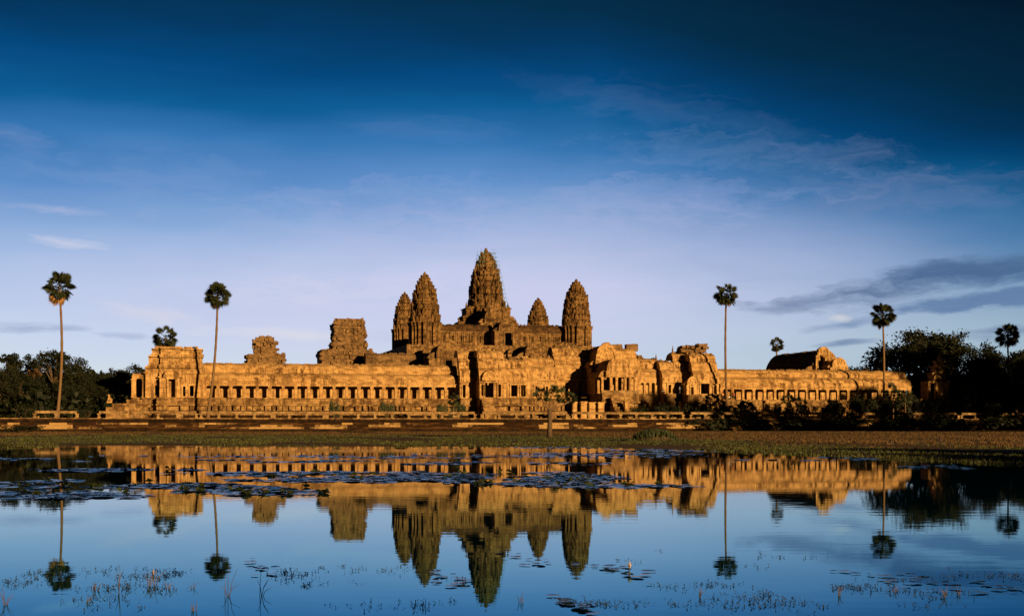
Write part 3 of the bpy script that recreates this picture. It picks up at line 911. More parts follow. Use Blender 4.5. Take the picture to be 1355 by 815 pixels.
# west arm of the pavilion
m = MB(); AY = 312.2; xa, xb = X(211, AY), X(240, AY); zl_ = Z(222, 500, AY)
dx0, dx1 = X(223, AY), X(232, AY)
wall_open(m, xa, xb, AY, AY + .8, zfP, zl_, [(dx0, dx1, zfP + .02, Z(222, 501.5, AY))])
m.stones(xa, xa + .7, AY + .81, 313.9, zfP, zl_); m.stones(xb - .7, xb, AY + .81, 313.9, zfP, zl_)
m.build('porch_wall', M_GOLD, cp)
frame(cp, 'door_frame', dx0, dx1, zfP + .02, Z(222, 501.5, AY), AY, M_GOLD, .35, .3)
m = MB(); pediment(m, (dx0 + dx1) / 2, 2.0, AY - .4, zl_ + .1, Z(222, 488, AY - .4), .8); m.build('pediment', M_GOLD, cp)
tiered(cp, 211, 240, 313.0, 320, [(484.2, 499.6, 0, 0), (470.4, 484, 1, 1), (458.2, 470.2, 1.5, 1)])
plinth(cp, X(207, 311), X(243, 311), 311.8, 315, zfP - .02, out=2.2)
m = MB()
for k in range(22):
    a = R.uniform(206, 266); s_ = R.uniform(.3, .8); yy = R.uniform(317.5, 320)
    m.box(X(a, yy) - s_, X(a, yy) + s_, yy - s_, yy + s_, Z(a, 460.8, yy), Z(a, R.uniform(458.2, 459.8), yy), .08)
m.build('top_blocks', M_GOLD, cp)
# north porch of the pavilion
npz = thing('side_porch', 'open two-column side porch at the far left end of the temple', 'porch', (X(183, 316), 316, TZ))
zfN = zfP
plinth(npz, X(174, 315), X(190, 315), 315, 325, zfN, out=2.6)
zt_ = Z(183, 501, 316)
for a in (177.5, 191.2):
    pillars(npz, [X(a, 315.6)], 315.6, zfN + .003, zt_, M_GOLD, 1.0, 'column')
pillars(npz, [X(177.5, 318.8)], 320.8, zfN + .003, zt_, M_GOLD, .8, 'column')
m = MB(); m.stones(X(174.5, 315), X(192, 315), 315, 324, zt_ + .003, Z(183, 496.5, 316), .45, 1.4)
half_vault(m, X(176, 315), X(192, 315), 315.2, 317.5, Z(183, 496.5, 316), Z(183, 493.5, 316)); m.build('roof', M_GOLD, npz)
m = MB(); m.stones(X(176, 323), X(192, 323), 323, 324, zfN, zt_, .6, 1.2); m.build('wall', M_GOLD, npz)
# lower landing left of the pavilion, with guardian statue
lp_ = thing('stone_landing', 'low stepped stone landing at the left foot of the corner pavilion', 'platform', (X(155, 311), 311, TZ))
m = MB()
m.stones(X(140, 308), X(196, 308), 308, 322, TZ, Z(160, 538.5, 308), .6, 1.5, .06)
m.stones(X(148, 309.5), X(200, 309.5), 309.3, 322, Z(160, 538.5, 308) + .003, Z(160, 533.5, 308), .5, 1.4, .08)
m.stones(X(167, 311), X(200, 311), 311.3, 324, Z(160, 533.5, 308) + .003, Z(160, 528, 308), .5, 1.2, .06)
m.build('steps', M_BASE, lp_)
def statue(label, px, py0, py1, Y, mat=M_GOLD):
    x_ = X(px, Y); z0 = Z(px, py0, Y); h_ = Z(px, py1, Y) - z0
    root = thing('guardian_statue', label, 'statue', (x_, Y, z0))
    m = MB(); m.box(x_ - .28 * h_, x_ + .28 * h_, Y - .28 * h_, Y + .28 * h_, z0, z0 + .18 * h_, .02); m.build('pedestal', mat, root)
    m = MB()
    m.tube([(x_ + .16 * h_, Y, z0 + .17 * h_), (x_ + .14 * h_, Y, z0 + .34 * h_), (x_ + .02 * h_, Y, z0 + .5 * h_), (x_ - .06 * h_, Y, z0 + .68 * h_), (x_ - .07 * h_, Y, z0 + .80 * h_)], [.17 * h_, .2 * h_, .19 * h_, .13 * h_, .09 * h_], 8)
    m.tube([(x_ - .07 * h_, Y, z0 + .76 * h_), (x_ - .09 * h_, Y, z0 + .86 * h_), (x_ - .08 * h_, Y, z0 + .95 * h_), (x_ - .06 * h_, Y, z0 + h_)], [.10 * h_, .15 * h_, .12 * h_, .02 * h_], 8)
    for s_ in (-1, 1):
        m.tube([(x_ - .1 * h_, Y + s_ * .09 * h_, z0 + .6 * h_), (x_ - .16 * h_, Y + s_ * .1 * h_, z0 + .36 * h_), (x_ - .18 * h_, Y + s_ * .1 * h_, z0 + .17 * h_)], [.08 * h_, .06 * h_, .06 * h_], 6)
    m.build('seated_figure', mat, root)
    return root
statue('seated stone guardian lion at the far left edge of the landing', 145, 533, 521.5, 308.8)

# ---- towers
PLAN = [(1, -.25), (1, .25), (.76, .25), (.76, .38), (.90, .38), (.90, .56), (.70, .60), (.74, .74), (.60, .70), (.56, .90), (.38, .90), (.38, .76), (.25, .76), (.25, 1)]
def plan_ring(cx, cy, wd, z, sc=1.0):
    pts = []
    for q in range(4):
        a = q * pi / 2
        for (u, v) in PLAN[1:] :
            pts.append((cx + (u * cos(a) - v * sin(a)) * wd * sc, cy + (u * sin(a) + v * cos(a)) * wd * sc, z))
    return pts
def ring_mesh(mb, rings, jit=0):
    n = len(rings[0]); vs = []
    for r_ in rings:
        for p in r_: vs.append((p[0] + R.uniform(-jit, jit), p[1] + R.uniform(-jit, jit), p[2] + R.uniform(-jit, jit)))
    fs = []
    for i in range(len(rings) - 1):
        for k in range(n):
            a = i * n + k; b_ = i * n + (k + 1) % n
            fs.append((a, b_, b_ + n, a + n))
    fs.append(tuple(range(n))[::-1]); fs.append(tuple((len(rings) - 1) * n + k for k in range(n)))
    mb.add(vs, fs)
def antefix(mb, x_, y_, z_, wd, h_, th, lean):
    """small pointed leaf stone facing outward from the tower axis (ax, ay in lean)"""
    a = math.atan2(lean[1], lean[0]); ux, uy = -sin(a), cos(a); ox, oy = cos(a), sin(a)
    prof = [(-.5, 0), (-.55, .35), (-.34, .72), (0, 1), (.34, .72), (.55, .35), (.5, 0)]
    vs = []
    for s_ in (0, 1):
        for u, v in prof:
            inn = v * h_ * .10 - s_ * th
            vs.append((x_ + ux * u * wd + ox * inn, y_ + uy * u * wd + oy * inn, z_ + v * h_))
    n = len(prof); fs = [tuple(range(n))[::-1], tuple(range(n, 2 * n))]
    for k in range(n): fs.append((k, (k + 1) % n, n + (k + 1) % n, n + k))
    mb.add(vs, fs)
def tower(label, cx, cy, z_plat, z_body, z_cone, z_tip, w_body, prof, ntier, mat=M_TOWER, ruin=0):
    """prof(t): half width for t 0..1 from cone base to tip"""
    root = thing('temple_tower', label, 'tower', (cx, cy, z_plat), 'lotus-bud towers of the temple')
    m = MB()
    rings = []
    zs_ = [z_plat, z_plat + .6, z_plat + .9, z_plat + 1.3, z_body - 1.2, z_body - .8, z_body - .5, z_body]
    sc = [1.12, 1.12, 1.02, 1.0, 1.0, 1.07, 1.03, 1.10]
    for z, s_ in zip(zs_, sc): rings.append(plan_ring(cx, cy, w_body, z, s_))
    ring_mesh(m, rings, .03); m.build('body', mat, root)
    # tiers: blocks of the cone
    hs = [1.0 - .60 * k / ntier for k in range(ntier)]
    tot = sum(hs); z = z_body
    fin_h = (z_tip - z_body) * .075
    for k in range(ntier):
        h_ = hs[k] / tot * (z_tip - z_body - fin_h)
        t0 = (z - z_body) / (z_tip - z_body); t1 = (z + h_ - z_body) / (z_tip - z_body)
        w0, w1 = prof(t0), prof(t1)
        m = MB()
        ring_mesh(m, [plan_ring(cx, cy, w0 * .66, z), plan_ring(cx, cy, w0 * .66, z + h_ * .50), plan_ring(cx, cy, w0 * .84, z + h_ * .58),
                      plan_ring(cx, cy, w0 * .84, z + h_ * .68), plan_ring(cx, cy, (w0 + w1) / 2 * .90, z + h_ * .74), plan_ring(cx, cy, w1 * .88 + .02, z + h_ * .90), plan_ring(cx, cy, w1 * .66, z + h_)], .06 + .03 * w0)
        # antefixes at the corners and middle of each face
        ring = plan_ring(0, 0, w0 * 1.0, 0)
        for idx, (ax, ay, _) in enumerate(ring):
            if w0 < 2.2 and idx % 2: continue
            if idx % 13 in (2, 11): continue
            if R.random() < .16: continue
            kk = R.uniform(.86, 1.06); ax *= kk; ay *= kk
            d_ = sqrt(ax * ax + ay * ay)
            hh_ = h_ * R.uniform(.7, 1.25)
            antefix(m, cx + ax, cy + ay, z + h_ * R.uniform(-.06, .05), w0 * R.uniform(.15, .25), hh_ * 1.08, .3 + .05 * w0, (ax, ay))
        for q in range(4):                       # false niches in the middle of each face
            a = q * pi / 2
            ox, oy = cos(a) * w0 * 1.0, sin(a) * w0 * 1.0
            antefix(m, cx + ox * .99, cy + oy * .99, z - h_ * .05, w0 * R.uniform(.36, .46), h_ * R.uniform(.95, 1.25), .5 + .1 * w0, (ox, oy))
        m.build('tier', mat, root)
        z += h_
    m = MB(); r_ = prof(.96) * 1.0
    m.lathe(cx, cy, [(r_ * .7, z - .1), (r_ * 1.0, z + fin_h * .2), (r_ * .95, z + fin_h * .45), (r_ * .6, z + fin_h * .6), (r_ * .65, z + fin_h * .75), (r_ * .15, z + fin_h)], 12)
    m.build('lotus_finial', mat, root)
    return root
def prof_from(pts):
    xs = [p[0] for p in pts]; ys = [p[1] for p in pts]
    return lambda t: float(np.interp(t, xs, ys))

def tower_at(label, px, Y, tip, body_top, wpx, ws, ntier, py_plat=470, **kw):
    s_ = D(px, Y) / F
    z_tip, z_body = Z(px, tip, Y), Z(px, body_top, Y)
    pts = sorted([((Z(px, py, Y) - z_body) / (z_tip - z_body), hw * s_ * (.90 + .05 * min(1, (py - tip) / 60))) for py, hw in ws])
    return tower(label, X(px, Y), Y, Z(px, py_plat, Y), z_body, 0, z_tip, wpx * s_, prof_from(pts), ntier, **kw)
# half-width (photo px) against rows
tower_at('tallest central lotus-bud tower of the temple with scaffolding on its right', 643, 445, 328, 420, 27,
         [(328, 1.5), (333, 4), (338, 7), (350, 12.5), (364, 17.5), (379, 21), (394, 22.8), (406, 24), (420, 28)], 11, 470)
tower_at('broad tower left of the tallest one, overlapping a narrower rear tower', 562, 420, 359.5, 427, 21,
         [(359.5, 1.2), (367, 5), (379, 11.5), (393, 16.3), (408, 18.6), (422, 19.6), (430, 20)], 10, 478)
tower_at('tower at the right end of the group, standing free with one small dark window', 762.5, 420, 369, 432, 20,
         [(369, 1.2), (377, 6), (389, 12.5), (401, 16.6), (415, 18.4), (427, 19.6), (433, 20)], 10, 478)
tower_at('narrow rear tower peeking out at the left behind the front left tower', 535.5, 469, 386, 436, 16.5,
         [(386, 1.2), (393, 4.5), (402, 9), (412, 12.5), (424, 14.6), (436, 15.5)], 9, 474)
tower_at('small rear tower showing only its top between the central and right towers', 712, 469, 393.5, 442, 16.5,
         [(393.5, 1.2), (400, 4.5), (409, 9), (419, 12.5), (431, 14.8), (442, 15.5)], 9, 474)

# ---- upper level: platform, galleries and gates between the towers
up = thing('upper_platform', 'steep stepped stone platform carrying the five towers', 'platform', (98, 445, TZ))
m = MB(); zU = Z(643, 459, 420)
levels = 6
for k in range(levels):
    za = 6 + (zU - 6) * k / levels; zb = 6 + (zU - 6) * (k + 1) / levels; o_ = (levels - k) * 1.1
    m.stones(98 - 31 - o_, 98 + 31 + o_, 412 - o_, 476 + o_, za, zb, .8, 2.2, .09)
m.build('steps_block', M_UPPER, up)
m = MB()
for xs_ in (74, 98, 121):
    for k in range(14):
        zt_ = zU - 1.2 * k
        m.stones(xs_ - 2.6, xs_ + 2.6, 411.2 - k * .62, 413 - k * .5, 6, zt_, 6, 5.2, .03)
m.build('stairs', M_UPPER, up)
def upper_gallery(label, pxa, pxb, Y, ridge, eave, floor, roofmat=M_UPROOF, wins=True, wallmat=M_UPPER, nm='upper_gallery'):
    xa, xb = X(pxa, Y), X(pxb, Y); pm = (pxa + pxb) / 2
    zr, ze, zf = zz(pm, [ridge, eave, floor], Y)
    root = thing(nm, label, 'gallery', ((xa + xb) / 2, Y, zf), 'upper galleries')
    m = MB(); full_vault(m, xa, xb, Y - .4, Y + 5, ze, zr, .02); crest(m, xa, xb, Y + 2.3, zr - .1, .4, .3); m.build('roof', roofmat, root)
    ops = []
    if wins:
        n = int((xb - xa) / 2.6)
        for i in range(n):
            c_ = xa + (i + .5) * (xb - xa) / n
            ops.append((c_ - .55, c_ + .55, zf + (ze - zf) * .28, zf + (ze - zf) * .72))
    m = MB(); wall_open(m, xa, xb, Y, Y + .8, zf - 1, ze + .1, ops); m.stones(xa, xb, Y + 4, Y + 4.8, zf - 1, ze + .1, .8, 2)
    m.stones(xa, xa + .7, Y + .81, Y + 3.98, zf - 1, ze + .1); m.stones(xb - .7, xb, Y + .81, Y + 3.98, zf - 1, ze + .1)
    m.stones(xa, xb, Y - .3, Y + .5, ze - .5, ze - .02, .5, 1.5); wall_ = m.build('wall', wallmat, root)
    x_ = xa + .6
    m = MB()
    while wins and x_ < xb - .6:
        m.box(x_ - .14, x_ + .14, Y - .22, Y + .1, zf - 1, ze - .52); m.box(x_ - .2, x_ + .2, Y - .28, Y + .1, ze - .9, ze - .6)
        x_ += 1.3
    if m.v: m.build('pilasters', wallmat, root)
    if wins:
        for (a, b_, c_, d_) in ops:
            f = MB(); f.box(a - .18, a, Y - .12, Y + .2, c_, d_); f.box(b_, b_ + .18, Y - .12, Y + .2, c_, d_)
            for q in range(3):
                xx = a + (b_ - a) * (q + .5) / 3; f.lathe(xx, Y + .35, [(.1, c_), (.14, c_ + .2), (.09, c_ + .4), (.14, (c_ + d_) / 2), (.09, d_ - .4), (.14, d_ - .2), (.1, d_)], 6)
            f.build('window_frame', wallmat, wall_)
    return root
upper_gallery('upper gallery wall between the front left tower and the central tower', 582, 652, 419.5, 429.5, 438.5, 459)
upper_gallery('upper gallery wall between the central tower and the free right tower', 688, 744, 419.5, 430, 441, 457)
upper_gallery('inner axial gallery running behind the west side, level with the central tower', 548, 626, 445, 431.5, 438, 459, wins=False)
upper_gallery('inner axial gallery right of the central tower foot', 664, 742, 445, 433, 439, 459, wins=False)
cross_wing('upper west gate with a dark doorway below the central tower', 98.4, 3.0, 414, 424, (Z(670, 419, 414), Z(670, 423, 414), Z(670, 433, 414), Z(670, 438, 414)), Z(670, 459, 414), name='upper_gate', cat='gate', mat=M_UPPER, roofmat=M_UPROOF, pl=False, aisle=1.5, door=1.25)
cross_wing('middle gable stepping up between the upper west gate and the central tower', XC, 3.6, 430, 444, (Z(645, 402, 430), Z(645, 407, 430), Z(645, 421, 430), Z(645, 427, 430)), Z(645, 459, 430), name='tower_porch', cat='porch', mat=M_TOWER, roofmat=M_TOWER, pl=False, aisle=1.6, door=.6)
# shoulders of the central tower, stepping down both sides
for s_, labs in ((-1, 'left'), (1, 'right')):
    root = thing('tower_shoulder', f'stepped stone shoulder with small finials at the {labs} foot of the central tower', 'tower wing', (98 + s_ * 8, 445, Z(643, 440, 445)))
    m = MB(); q = D(643, 445) / F; c0 = X(643, 445)
    for hw, t, bt in ((30, 407, 424), (34, 419, 434), (40, 427, 470)):
        a, b_ = sorted((c0 + s_ * 16 * q, c0 + s_ * hw * q)); m.stones(a, b_, 441, 449, Z(643, bt, 445), Z(643, t, 445), .5, 1.0, .10, .25)
        a2, b2 = sorted((c0 + s_ * 14 * q, c0 + s_ * (hw + 1) * q)); m.stones(a2, b2, 440.5, 449.5, Z(643, t + 3, 445), Z(643, t + 1.8, 445), .4, 1.0, .05)
    m.build('blocks', M_TOWER, root)
    m = MB()
    for hw, t in ((28, 407), (38, 427), (22, 407)):
        finial(m, c0 + s_ * hw * q, 443, Z(643, t + 1, 445), 1.9, .42)
    m.build('finials', M_TOWER, root)
# scaffold round the top and down the right of the central tower
sc_ = thing('scaffold', 'thin green scaffolding around the top and right side of the tallest tower', 'scaffolding', (X(660, 443), 443, Z(643, 420, 445)))
q = D(643, 445) / F; c0 = X(643, 445); m = MB()
def pole(a, b_, r_=.042): m.tube([a, b_], r_, 4, smooth=False)
prev = None
for k in range(17):
    py = 331 + k * 5.3
    off = (8 + k * 1.15) if k < 16 else 25
    off = min(off, 28)
    z0, z1 = Z(643, py + 5.3, 445), Z(643, py - 1, 445)
    for yy in (441.5, 444.5):
        pole((c0 + off * q, yy, z0), (c0 + off * q, yy, z1)); 
        if k > 2: pole((c0 + (off + 3) * q, yy, z0), (c0 + (off + 3) * q, yy, z1))
        pole((c0 + (off - 6) * q, yy, z0), (c0 + (off + 3.6) * q, yy, z0), .034)
    pole((c0 + off * q, 441.5, z0), (c0 + off * q, 444.5, z0), .034); pole((c0 + (off + 3) * q, 441.5, z0), (c0 + (off + 3) * q, 444.5, z0), .034)
for k in range(4):
    py = 332 + k * 5.3; off = 9.5 + k * .9
    z0, z1 = Z(643, py + 5.3, 445), Z(643, py - 1.2, 445)
    for yy in (441.8, 447):
        pole((c0 - off * q, yy, z0), (c0 - off * q, yy, z1)); pole((c0 - (off - 5) * q, yy, z0), (c0 - (off - 5) * q, yy, z1))
        pole((c0 - (off + 1.5) * q, yy, z0), (c0 + (off + 1) * q, yy, z0), .034)
m.build('poles', M_GREENPOLE, sc_)

# ---- second enclosure, seen over the front gallery
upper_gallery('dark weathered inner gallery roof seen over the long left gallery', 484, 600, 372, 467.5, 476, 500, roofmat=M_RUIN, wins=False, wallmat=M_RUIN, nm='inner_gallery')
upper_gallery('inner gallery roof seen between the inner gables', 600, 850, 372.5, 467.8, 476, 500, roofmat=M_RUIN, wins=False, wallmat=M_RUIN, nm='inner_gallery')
cross_wing('inner gable left of the central gate, over the end of the long gallery', X(594, 362), 3.2, 362, 373, (Z(594, 449, 362), Z(594, 454, 362), Z(594, 466, 362), Z(594, 474, 362)), Z(594, 500, 362), name='inner_gable', cat='gable', mat=M_UPPER, roofmat=M_RUIN, pl=False, aisle=2.2)
cross_wing('inner gable with a black cleft, right of the upper west gate', X(712, 362), 3.4, 362, 373, (Z(712, 451, 362), Z(712, 455, 362), Z(712, 466, 362), Z(712, 474, 362)), Z(712, 500, 362), name='inner_gable', cat='gable', mat=M_UPPER, roofmat=M_RUIN, pl=False, aisle=2.2)
cross_wing('small inner gable just right of the upper gate stairs', X(683, 368), 2.2, 368, 374, (Z(683, 457, 368), Z(683, 460, 368), Z(683, 468, 368), Z(683, 474, 368)), Z(683, 500, 368), name='inner_gable', cat='gable', mat=M_UPPER, roofmat=M_RUIN, pl=False, aisle=1.2)

cross_wing('low inner gable just left of the great shadow, over the gate roofs', X(742, 360), 2.4, 360, 371, (Z(742, 457, 360), Z(742, 460, 360), Z(742, 469, 360), Z(742, 476, 360)), Z(742, 500, 360), name='inner_gable', cat='gable', mat=M_UPPER, roofmat=M_RUIN, pl=False, aisle=1.4)
cross_wing('small stepped gable at the foot of the front left tower', X(571, 405), 2.6, 405, 414, (Z(571, 458, 405), Z(571, 461, 405), Z(571, 469, 405), Z(571, 474, 405)), Z(571, 492, 405), name='inner_gable', cat='gable', mat=M_UPPER, roofmat=M_UPROOF, pl=False, aisle=1.2)
for lab, px_, y_, pt in (('jagged broken masonry left of the upper gate stairs', 628, 400, 459), ('jagged broken masonry right of the upper gate stairs', 722, 400, 455), ('broken masonry at the foot of the free right tower', 755, 402, 453), ('broken masonry between the front left tower and the flat-topped ruin', 530, 380, 470)):
    rt = thing('broken_masonry', lab, 'rubble', (X(px_, y_), y_, Z(px_, pt + 14, y_)), 'broken masonry among the inner roofs')
    hw_ = 16 * D(px_, y_) / F
    m = MB()
    for k in range(46):
        a = X(px_, y_) + R.uniform(-hw_, hw_); s_ = R.uniform(.3, .9); yy = y_ + R.uniform(-2, 2)
        zt_ = Z(px_, pt, y_) - R.uniform(0, 1.8) - 1.6 * abs(noise.noise(Vector((a * .3, y_, 0))))
        m.box(a - s_, a + s_, yy - s_, yy + s_, Z(px_, pt + 14, y_), zt_, .15)
    m.build('blocks', M_UPPER, rt)
def ruin_tower(label, px, Y, rows, seed):
    """rows: (py_bottom, py_top, px_left, px_right)"""
    rr = random.Random(seed)
    root = thing('ruined_tower', label, 'tower ruin', (X(px, Y), Y, Z(px, rows[0][0], Y)), 'ruined inner corner towers')
    for i, (pb, pt, a, b_) in enumerate(rows):
        xa, xb = X(a, Y), X(b_, Y); hw = (xb - xa) / 2; za, zb = Z(px, pb, Y), Z(px, pt, Y)
        m = MB()
        m.stones(xa + .25, xb - .25, Y - hw + .3, Y + hw, za, zb, .55, 1.1, .10)
        m.stones(xa - .1, xb + .1, Y - hw, Y + hw, zb - (zb - za) * .32, zb - (zb - za) * .12, .4, .9, .12)
        for k in range(int(hw * 7)):            # weathered projecting stones
            s_ = rr.uniform(.22, .5); side = rr.random()
            zz_ = rr.uniform(za, zb)
            if side < .6: x_, y_ = rr.uniform(xa, xb), Y - hw
            elif side < .8: x_, y_ = xa, rr.uniform(Y - hw, Y)
            else: x_, y_ = xb, rr.uniform(Y - hw, Y)
            m.box(x_ - s_, x_ + s_, y_ - s_ * .7, y_ + s_ * .7, zz_ - s_, zz_ + s_ * rr.uniform(.4, 1.2), .08)
        if i % 2 == 1 and hw > 2.5:
            pediment(m, (xa + xb) / 2, hw * .55, Y - hw - .3, za, zb + .3, .6)
        m.build('storey', M_RUIN, root)
    return root
ruin_tower('tall flat-topped ruined tower behind the long left gallery', 458, 385, [(490, 464, 421, 488), (470, 463.5, 432, 484), (464, 454, 437, 483), (454, 444, 439, 481.5), (444, 432, 438.5, 480.5), (432, 427, 441, 479), (427, 422.6, 444, 477.5)], 3)
ruin_tower('small rounded ruined tower top between the corner pavilion and the flat-topped ruin', 351, 385, [(485, 469.5, 325, 375), (470, 461, 337, 367), (461, 452, 335.5, 365.5), (452, 448, 340.5, 360), (448, 445.2, 344, 357)], 4)

# ---- library behind the right gallery
lib = thing('library_building', 'detached hall with a black shaded roof and golden broken gable, behind the right gallery', 'building', (X(1097, 340), 340, TZ))
LXc, LYa, LYb = X(1094, 341), 341, 372
hw = 3.9; ze = Z(1094, 484, 341); zr = Z(1094, 461.5, 341)
m = MB()
prof_l = [(-hw, ze), (-hw, ze + .5), (-hw * .86, ze + (zr - ze) * .38), (-hw * .62, ze + (zr - ze) * .68), (-hw * .32, ze + (zr - ze) * .90), (0, zr)]
outer = [(LXc + a, z) for a, z in prof_l] + [(LXc - a, z) for a, z in prof_l[:-1][::-1]]
inner = [(LXc + (x_ - LXc) * .82, ze + (z - ze) * .88) for x_, z in outer]
MB.lump = .16
m.extr(outer + inner[::-1], LYa + .6, LYb, 100, .02, 'y'); m.build('upper_roof', M_RUIN, lib)
MB.lump = .03
for s_ in (-1, 1):
    m = MB(); p = curve_pts(0, 2.3, Z(1094, 492, 341), ze)
    pp = [(LXc + s_ * (hw + 2.1) - s_ * a, z) for a, z in p] + [(LXc + s_ * (hw - .4), ze - .05), (LXc + s_ * (hw - .4), Z(1094, 492, 341))]
    m.extr(pp if s_ < 0 else pp[::-1], LYa + 1, LYb, 100, .02, 'y'); m.build('lower_roof', M_RUIN, lib)
for s_ in (-1, 1):
    m = MB(); a, b_ = sorted((LXc + s_ * (hw + 1.8), LXc + s_ * (hw - .8))); m.stones(a, b_, LYa + .3, LYb, TZ, Z(1094, 492.2, 341), .9, 2.2); m.build('wall', M_GOLD, lib)
m = MB()
tops = [(1079, 473), (1083, 462), (1087, 459), (1092, 458.3), (1096, 461), (1100, 466), (1104, 469), (1108, 476), (1112, 483)]
x_ = 1079.0
while x_ < 1111.5:
    wd_ = R.uniform(1.4, 2.4); tp = float(np.interp(x_ + wd_ / 2, [a for a, _ in tops], [b_ for _, b_ in tops])) + R.uniform(-.4, .4)
    bt = 492 if not (1081.5 < x_ < 1089.5) else np.interp(x_, [1081.5, 1085, 1089.5], [480, 469.5, 474])
    m.stones(X(x_, LYa), X(min(x_ + wd_, 1112), LYa), LYa - R.uniform(.2, .3), LYa + .9, Z(1094, bt, LYa), Z(1094, tp, LYa), .5, 1.0, .08)
    x_ += wd_
m.build('broken_gable', M_GOLD, lib)
cross_wing('small lower gable standing before the library front', LXc + 1.5, 1.9, 336.5, 341.2, (Z(1100, 473, 337), Z(1100, 476, 337), Z(1100, 482, 337), Z(1100, 486, 337)), Z(1100, 515, 337), name='library_porch', cat='porch', aisle=.8, pl=False)
for (a, t) in ((1041, 466),):
    m = MB(); m.stones(X(1040, 371), X(1052, 371), 366, 372, Z(1045, 492, 371), Z(1045, 466.5, 371), .6, 1.2, .1, .3)
    m.build('rear_gable', M_RUIN, lib)

# ---- small gate shrine between the right-hand trees
shr = thing('stone_shrine', 'small gabled stone shrine half hidden among the big dark trees', 'shrine', (X(1240, 316), 316, TZ))
m = MB(); sx = X(1239, 316)
zf_ = Z(1239, 528, 316)
m.stones(X(1218, 313), X(1268, 313), 313, 326, TZ, zf_, .5, 1.4, .06)
m.build('base', M_BASE, shr)
m = MB()
wall_open(m, X(1229, 316), X(1256, 316), 316, 316.8, zf_, Z(1239, 504, 316), [(X(1233, 316), X(1237, 316), zf_ + .02, Z(1239, 507, 316)), (X(1245, 316), X(1249, 316), zf_ + .02, Z(1239, 507, 316))])
m.stones(X(1229, 316), X(1229, 316) + .6, 316.81, 320, zf_, Z(1239, 504, 316))
m.build('wall', M_GOLD, shr)
for k, (a, b_, pt, pb) in enumerate(((1234, 1252, 493, 504), (1236.5, 1250.5, 484, 493), (1239, 1249, 477, 484))):
    m = MB(); yk = 316.6 + k * .35
    m.stones(X(a, yk), X(b_, yk), yk, yk + 2.6 - k * .6, Z(1243, pb, 316), Z(1243, pt, 316) - .3, .5, .9, .05)
    m.stones(X(a - 1, yk), X(b_ + 1, yk), yk - .25, yk + 2.8 - k * .6, Z(1243, pt, 316) - .295, Z(1243, pt, 316), .3, .9, .06); m.build('roof_storey', M_GOLD, shr)
for zc, zt_, hw_, yk in ((503, 494, 1.7, 315.7), (492.5, 485, 1.2, 316.1)):
    m = MB(); pediment(m, X(1243, yk), hw_, yk, Z(1243, zc, yk), Z(1243, zt_, yk), .6); m.build('pediment', M_GOLD, shr)
m = MB(); finial(m, X(1243.5, 318), 318, Z(1243, 478, 316), Z(1243, 464.5, 316) - Z(1243, 478, 316), .75); m.build('finial', M_GOLD, shr)
pillars(shr, [X(a, 314.5) for a in (1229, 1239, 1245)], 314.6, zf_ + .003, Z(1239, 506, 316), M_GOLD, .6, 'column')

# ---- terrace retaining wall with mouldings
def retaining(label, xa, xb, mat=M_LATERITE_SHADE):
    root = thing('terrace_wall', label, 'wall', ((xa + xb) / 2, TY, 0), 'terrace walls')
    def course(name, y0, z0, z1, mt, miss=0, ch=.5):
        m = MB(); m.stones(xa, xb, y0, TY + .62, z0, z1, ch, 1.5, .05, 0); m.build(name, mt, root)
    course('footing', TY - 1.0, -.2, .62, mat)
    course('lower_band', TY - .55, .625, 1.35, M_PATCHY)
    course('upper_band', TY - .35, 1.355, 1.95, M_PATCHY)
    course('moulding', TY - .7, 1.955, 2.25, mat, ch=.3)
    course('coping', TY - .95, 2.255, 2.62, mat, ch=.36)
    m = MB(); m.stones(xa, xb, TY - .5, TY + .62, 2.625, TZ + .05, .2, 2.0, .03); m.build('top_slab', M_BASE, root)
    return root
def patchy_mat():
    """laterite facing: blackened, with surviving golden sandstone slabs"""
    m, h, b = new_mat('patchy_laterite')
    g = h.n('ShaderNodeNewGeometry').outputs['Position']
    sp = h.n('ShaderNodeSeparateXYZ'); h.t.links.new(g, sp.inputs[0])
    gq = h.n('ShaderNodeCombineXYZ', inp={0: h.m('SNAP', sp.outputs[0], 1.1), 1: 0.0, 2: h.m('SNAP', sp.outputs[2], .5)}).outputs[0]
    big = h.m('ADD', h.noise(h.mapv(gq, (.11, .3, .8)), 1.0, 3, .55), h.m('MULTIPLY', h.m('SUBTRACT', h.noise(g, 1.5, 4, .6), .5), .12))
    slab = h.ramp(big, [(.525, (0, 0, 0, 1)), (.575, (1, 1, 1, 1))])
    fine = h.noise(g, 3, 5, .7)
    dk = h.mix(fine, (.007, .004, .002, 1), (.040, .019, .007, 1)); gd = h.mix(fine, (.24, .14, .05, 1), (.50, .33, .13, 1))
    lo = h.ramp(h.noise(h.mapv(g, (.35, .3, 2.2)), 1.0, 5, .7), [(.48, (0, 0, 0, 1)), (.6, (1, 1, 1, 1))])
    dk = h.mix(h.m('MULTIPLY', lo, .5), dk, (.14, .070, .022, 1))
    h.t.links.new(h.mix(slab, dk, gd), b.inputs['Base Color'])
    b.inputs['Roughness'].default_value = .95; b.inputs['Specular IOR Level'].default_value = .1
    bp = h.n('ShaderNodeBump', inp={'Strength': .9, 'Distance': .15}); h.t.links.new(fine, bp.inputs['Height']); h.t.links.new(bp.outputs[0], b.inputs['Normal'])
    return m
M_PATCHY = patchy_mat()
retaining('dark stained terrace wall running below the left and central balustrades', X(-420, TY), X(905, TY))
retaining('dark terrace wall in the shade of the right-hand trees', X(905, TY) + .05, X(1700, TY))

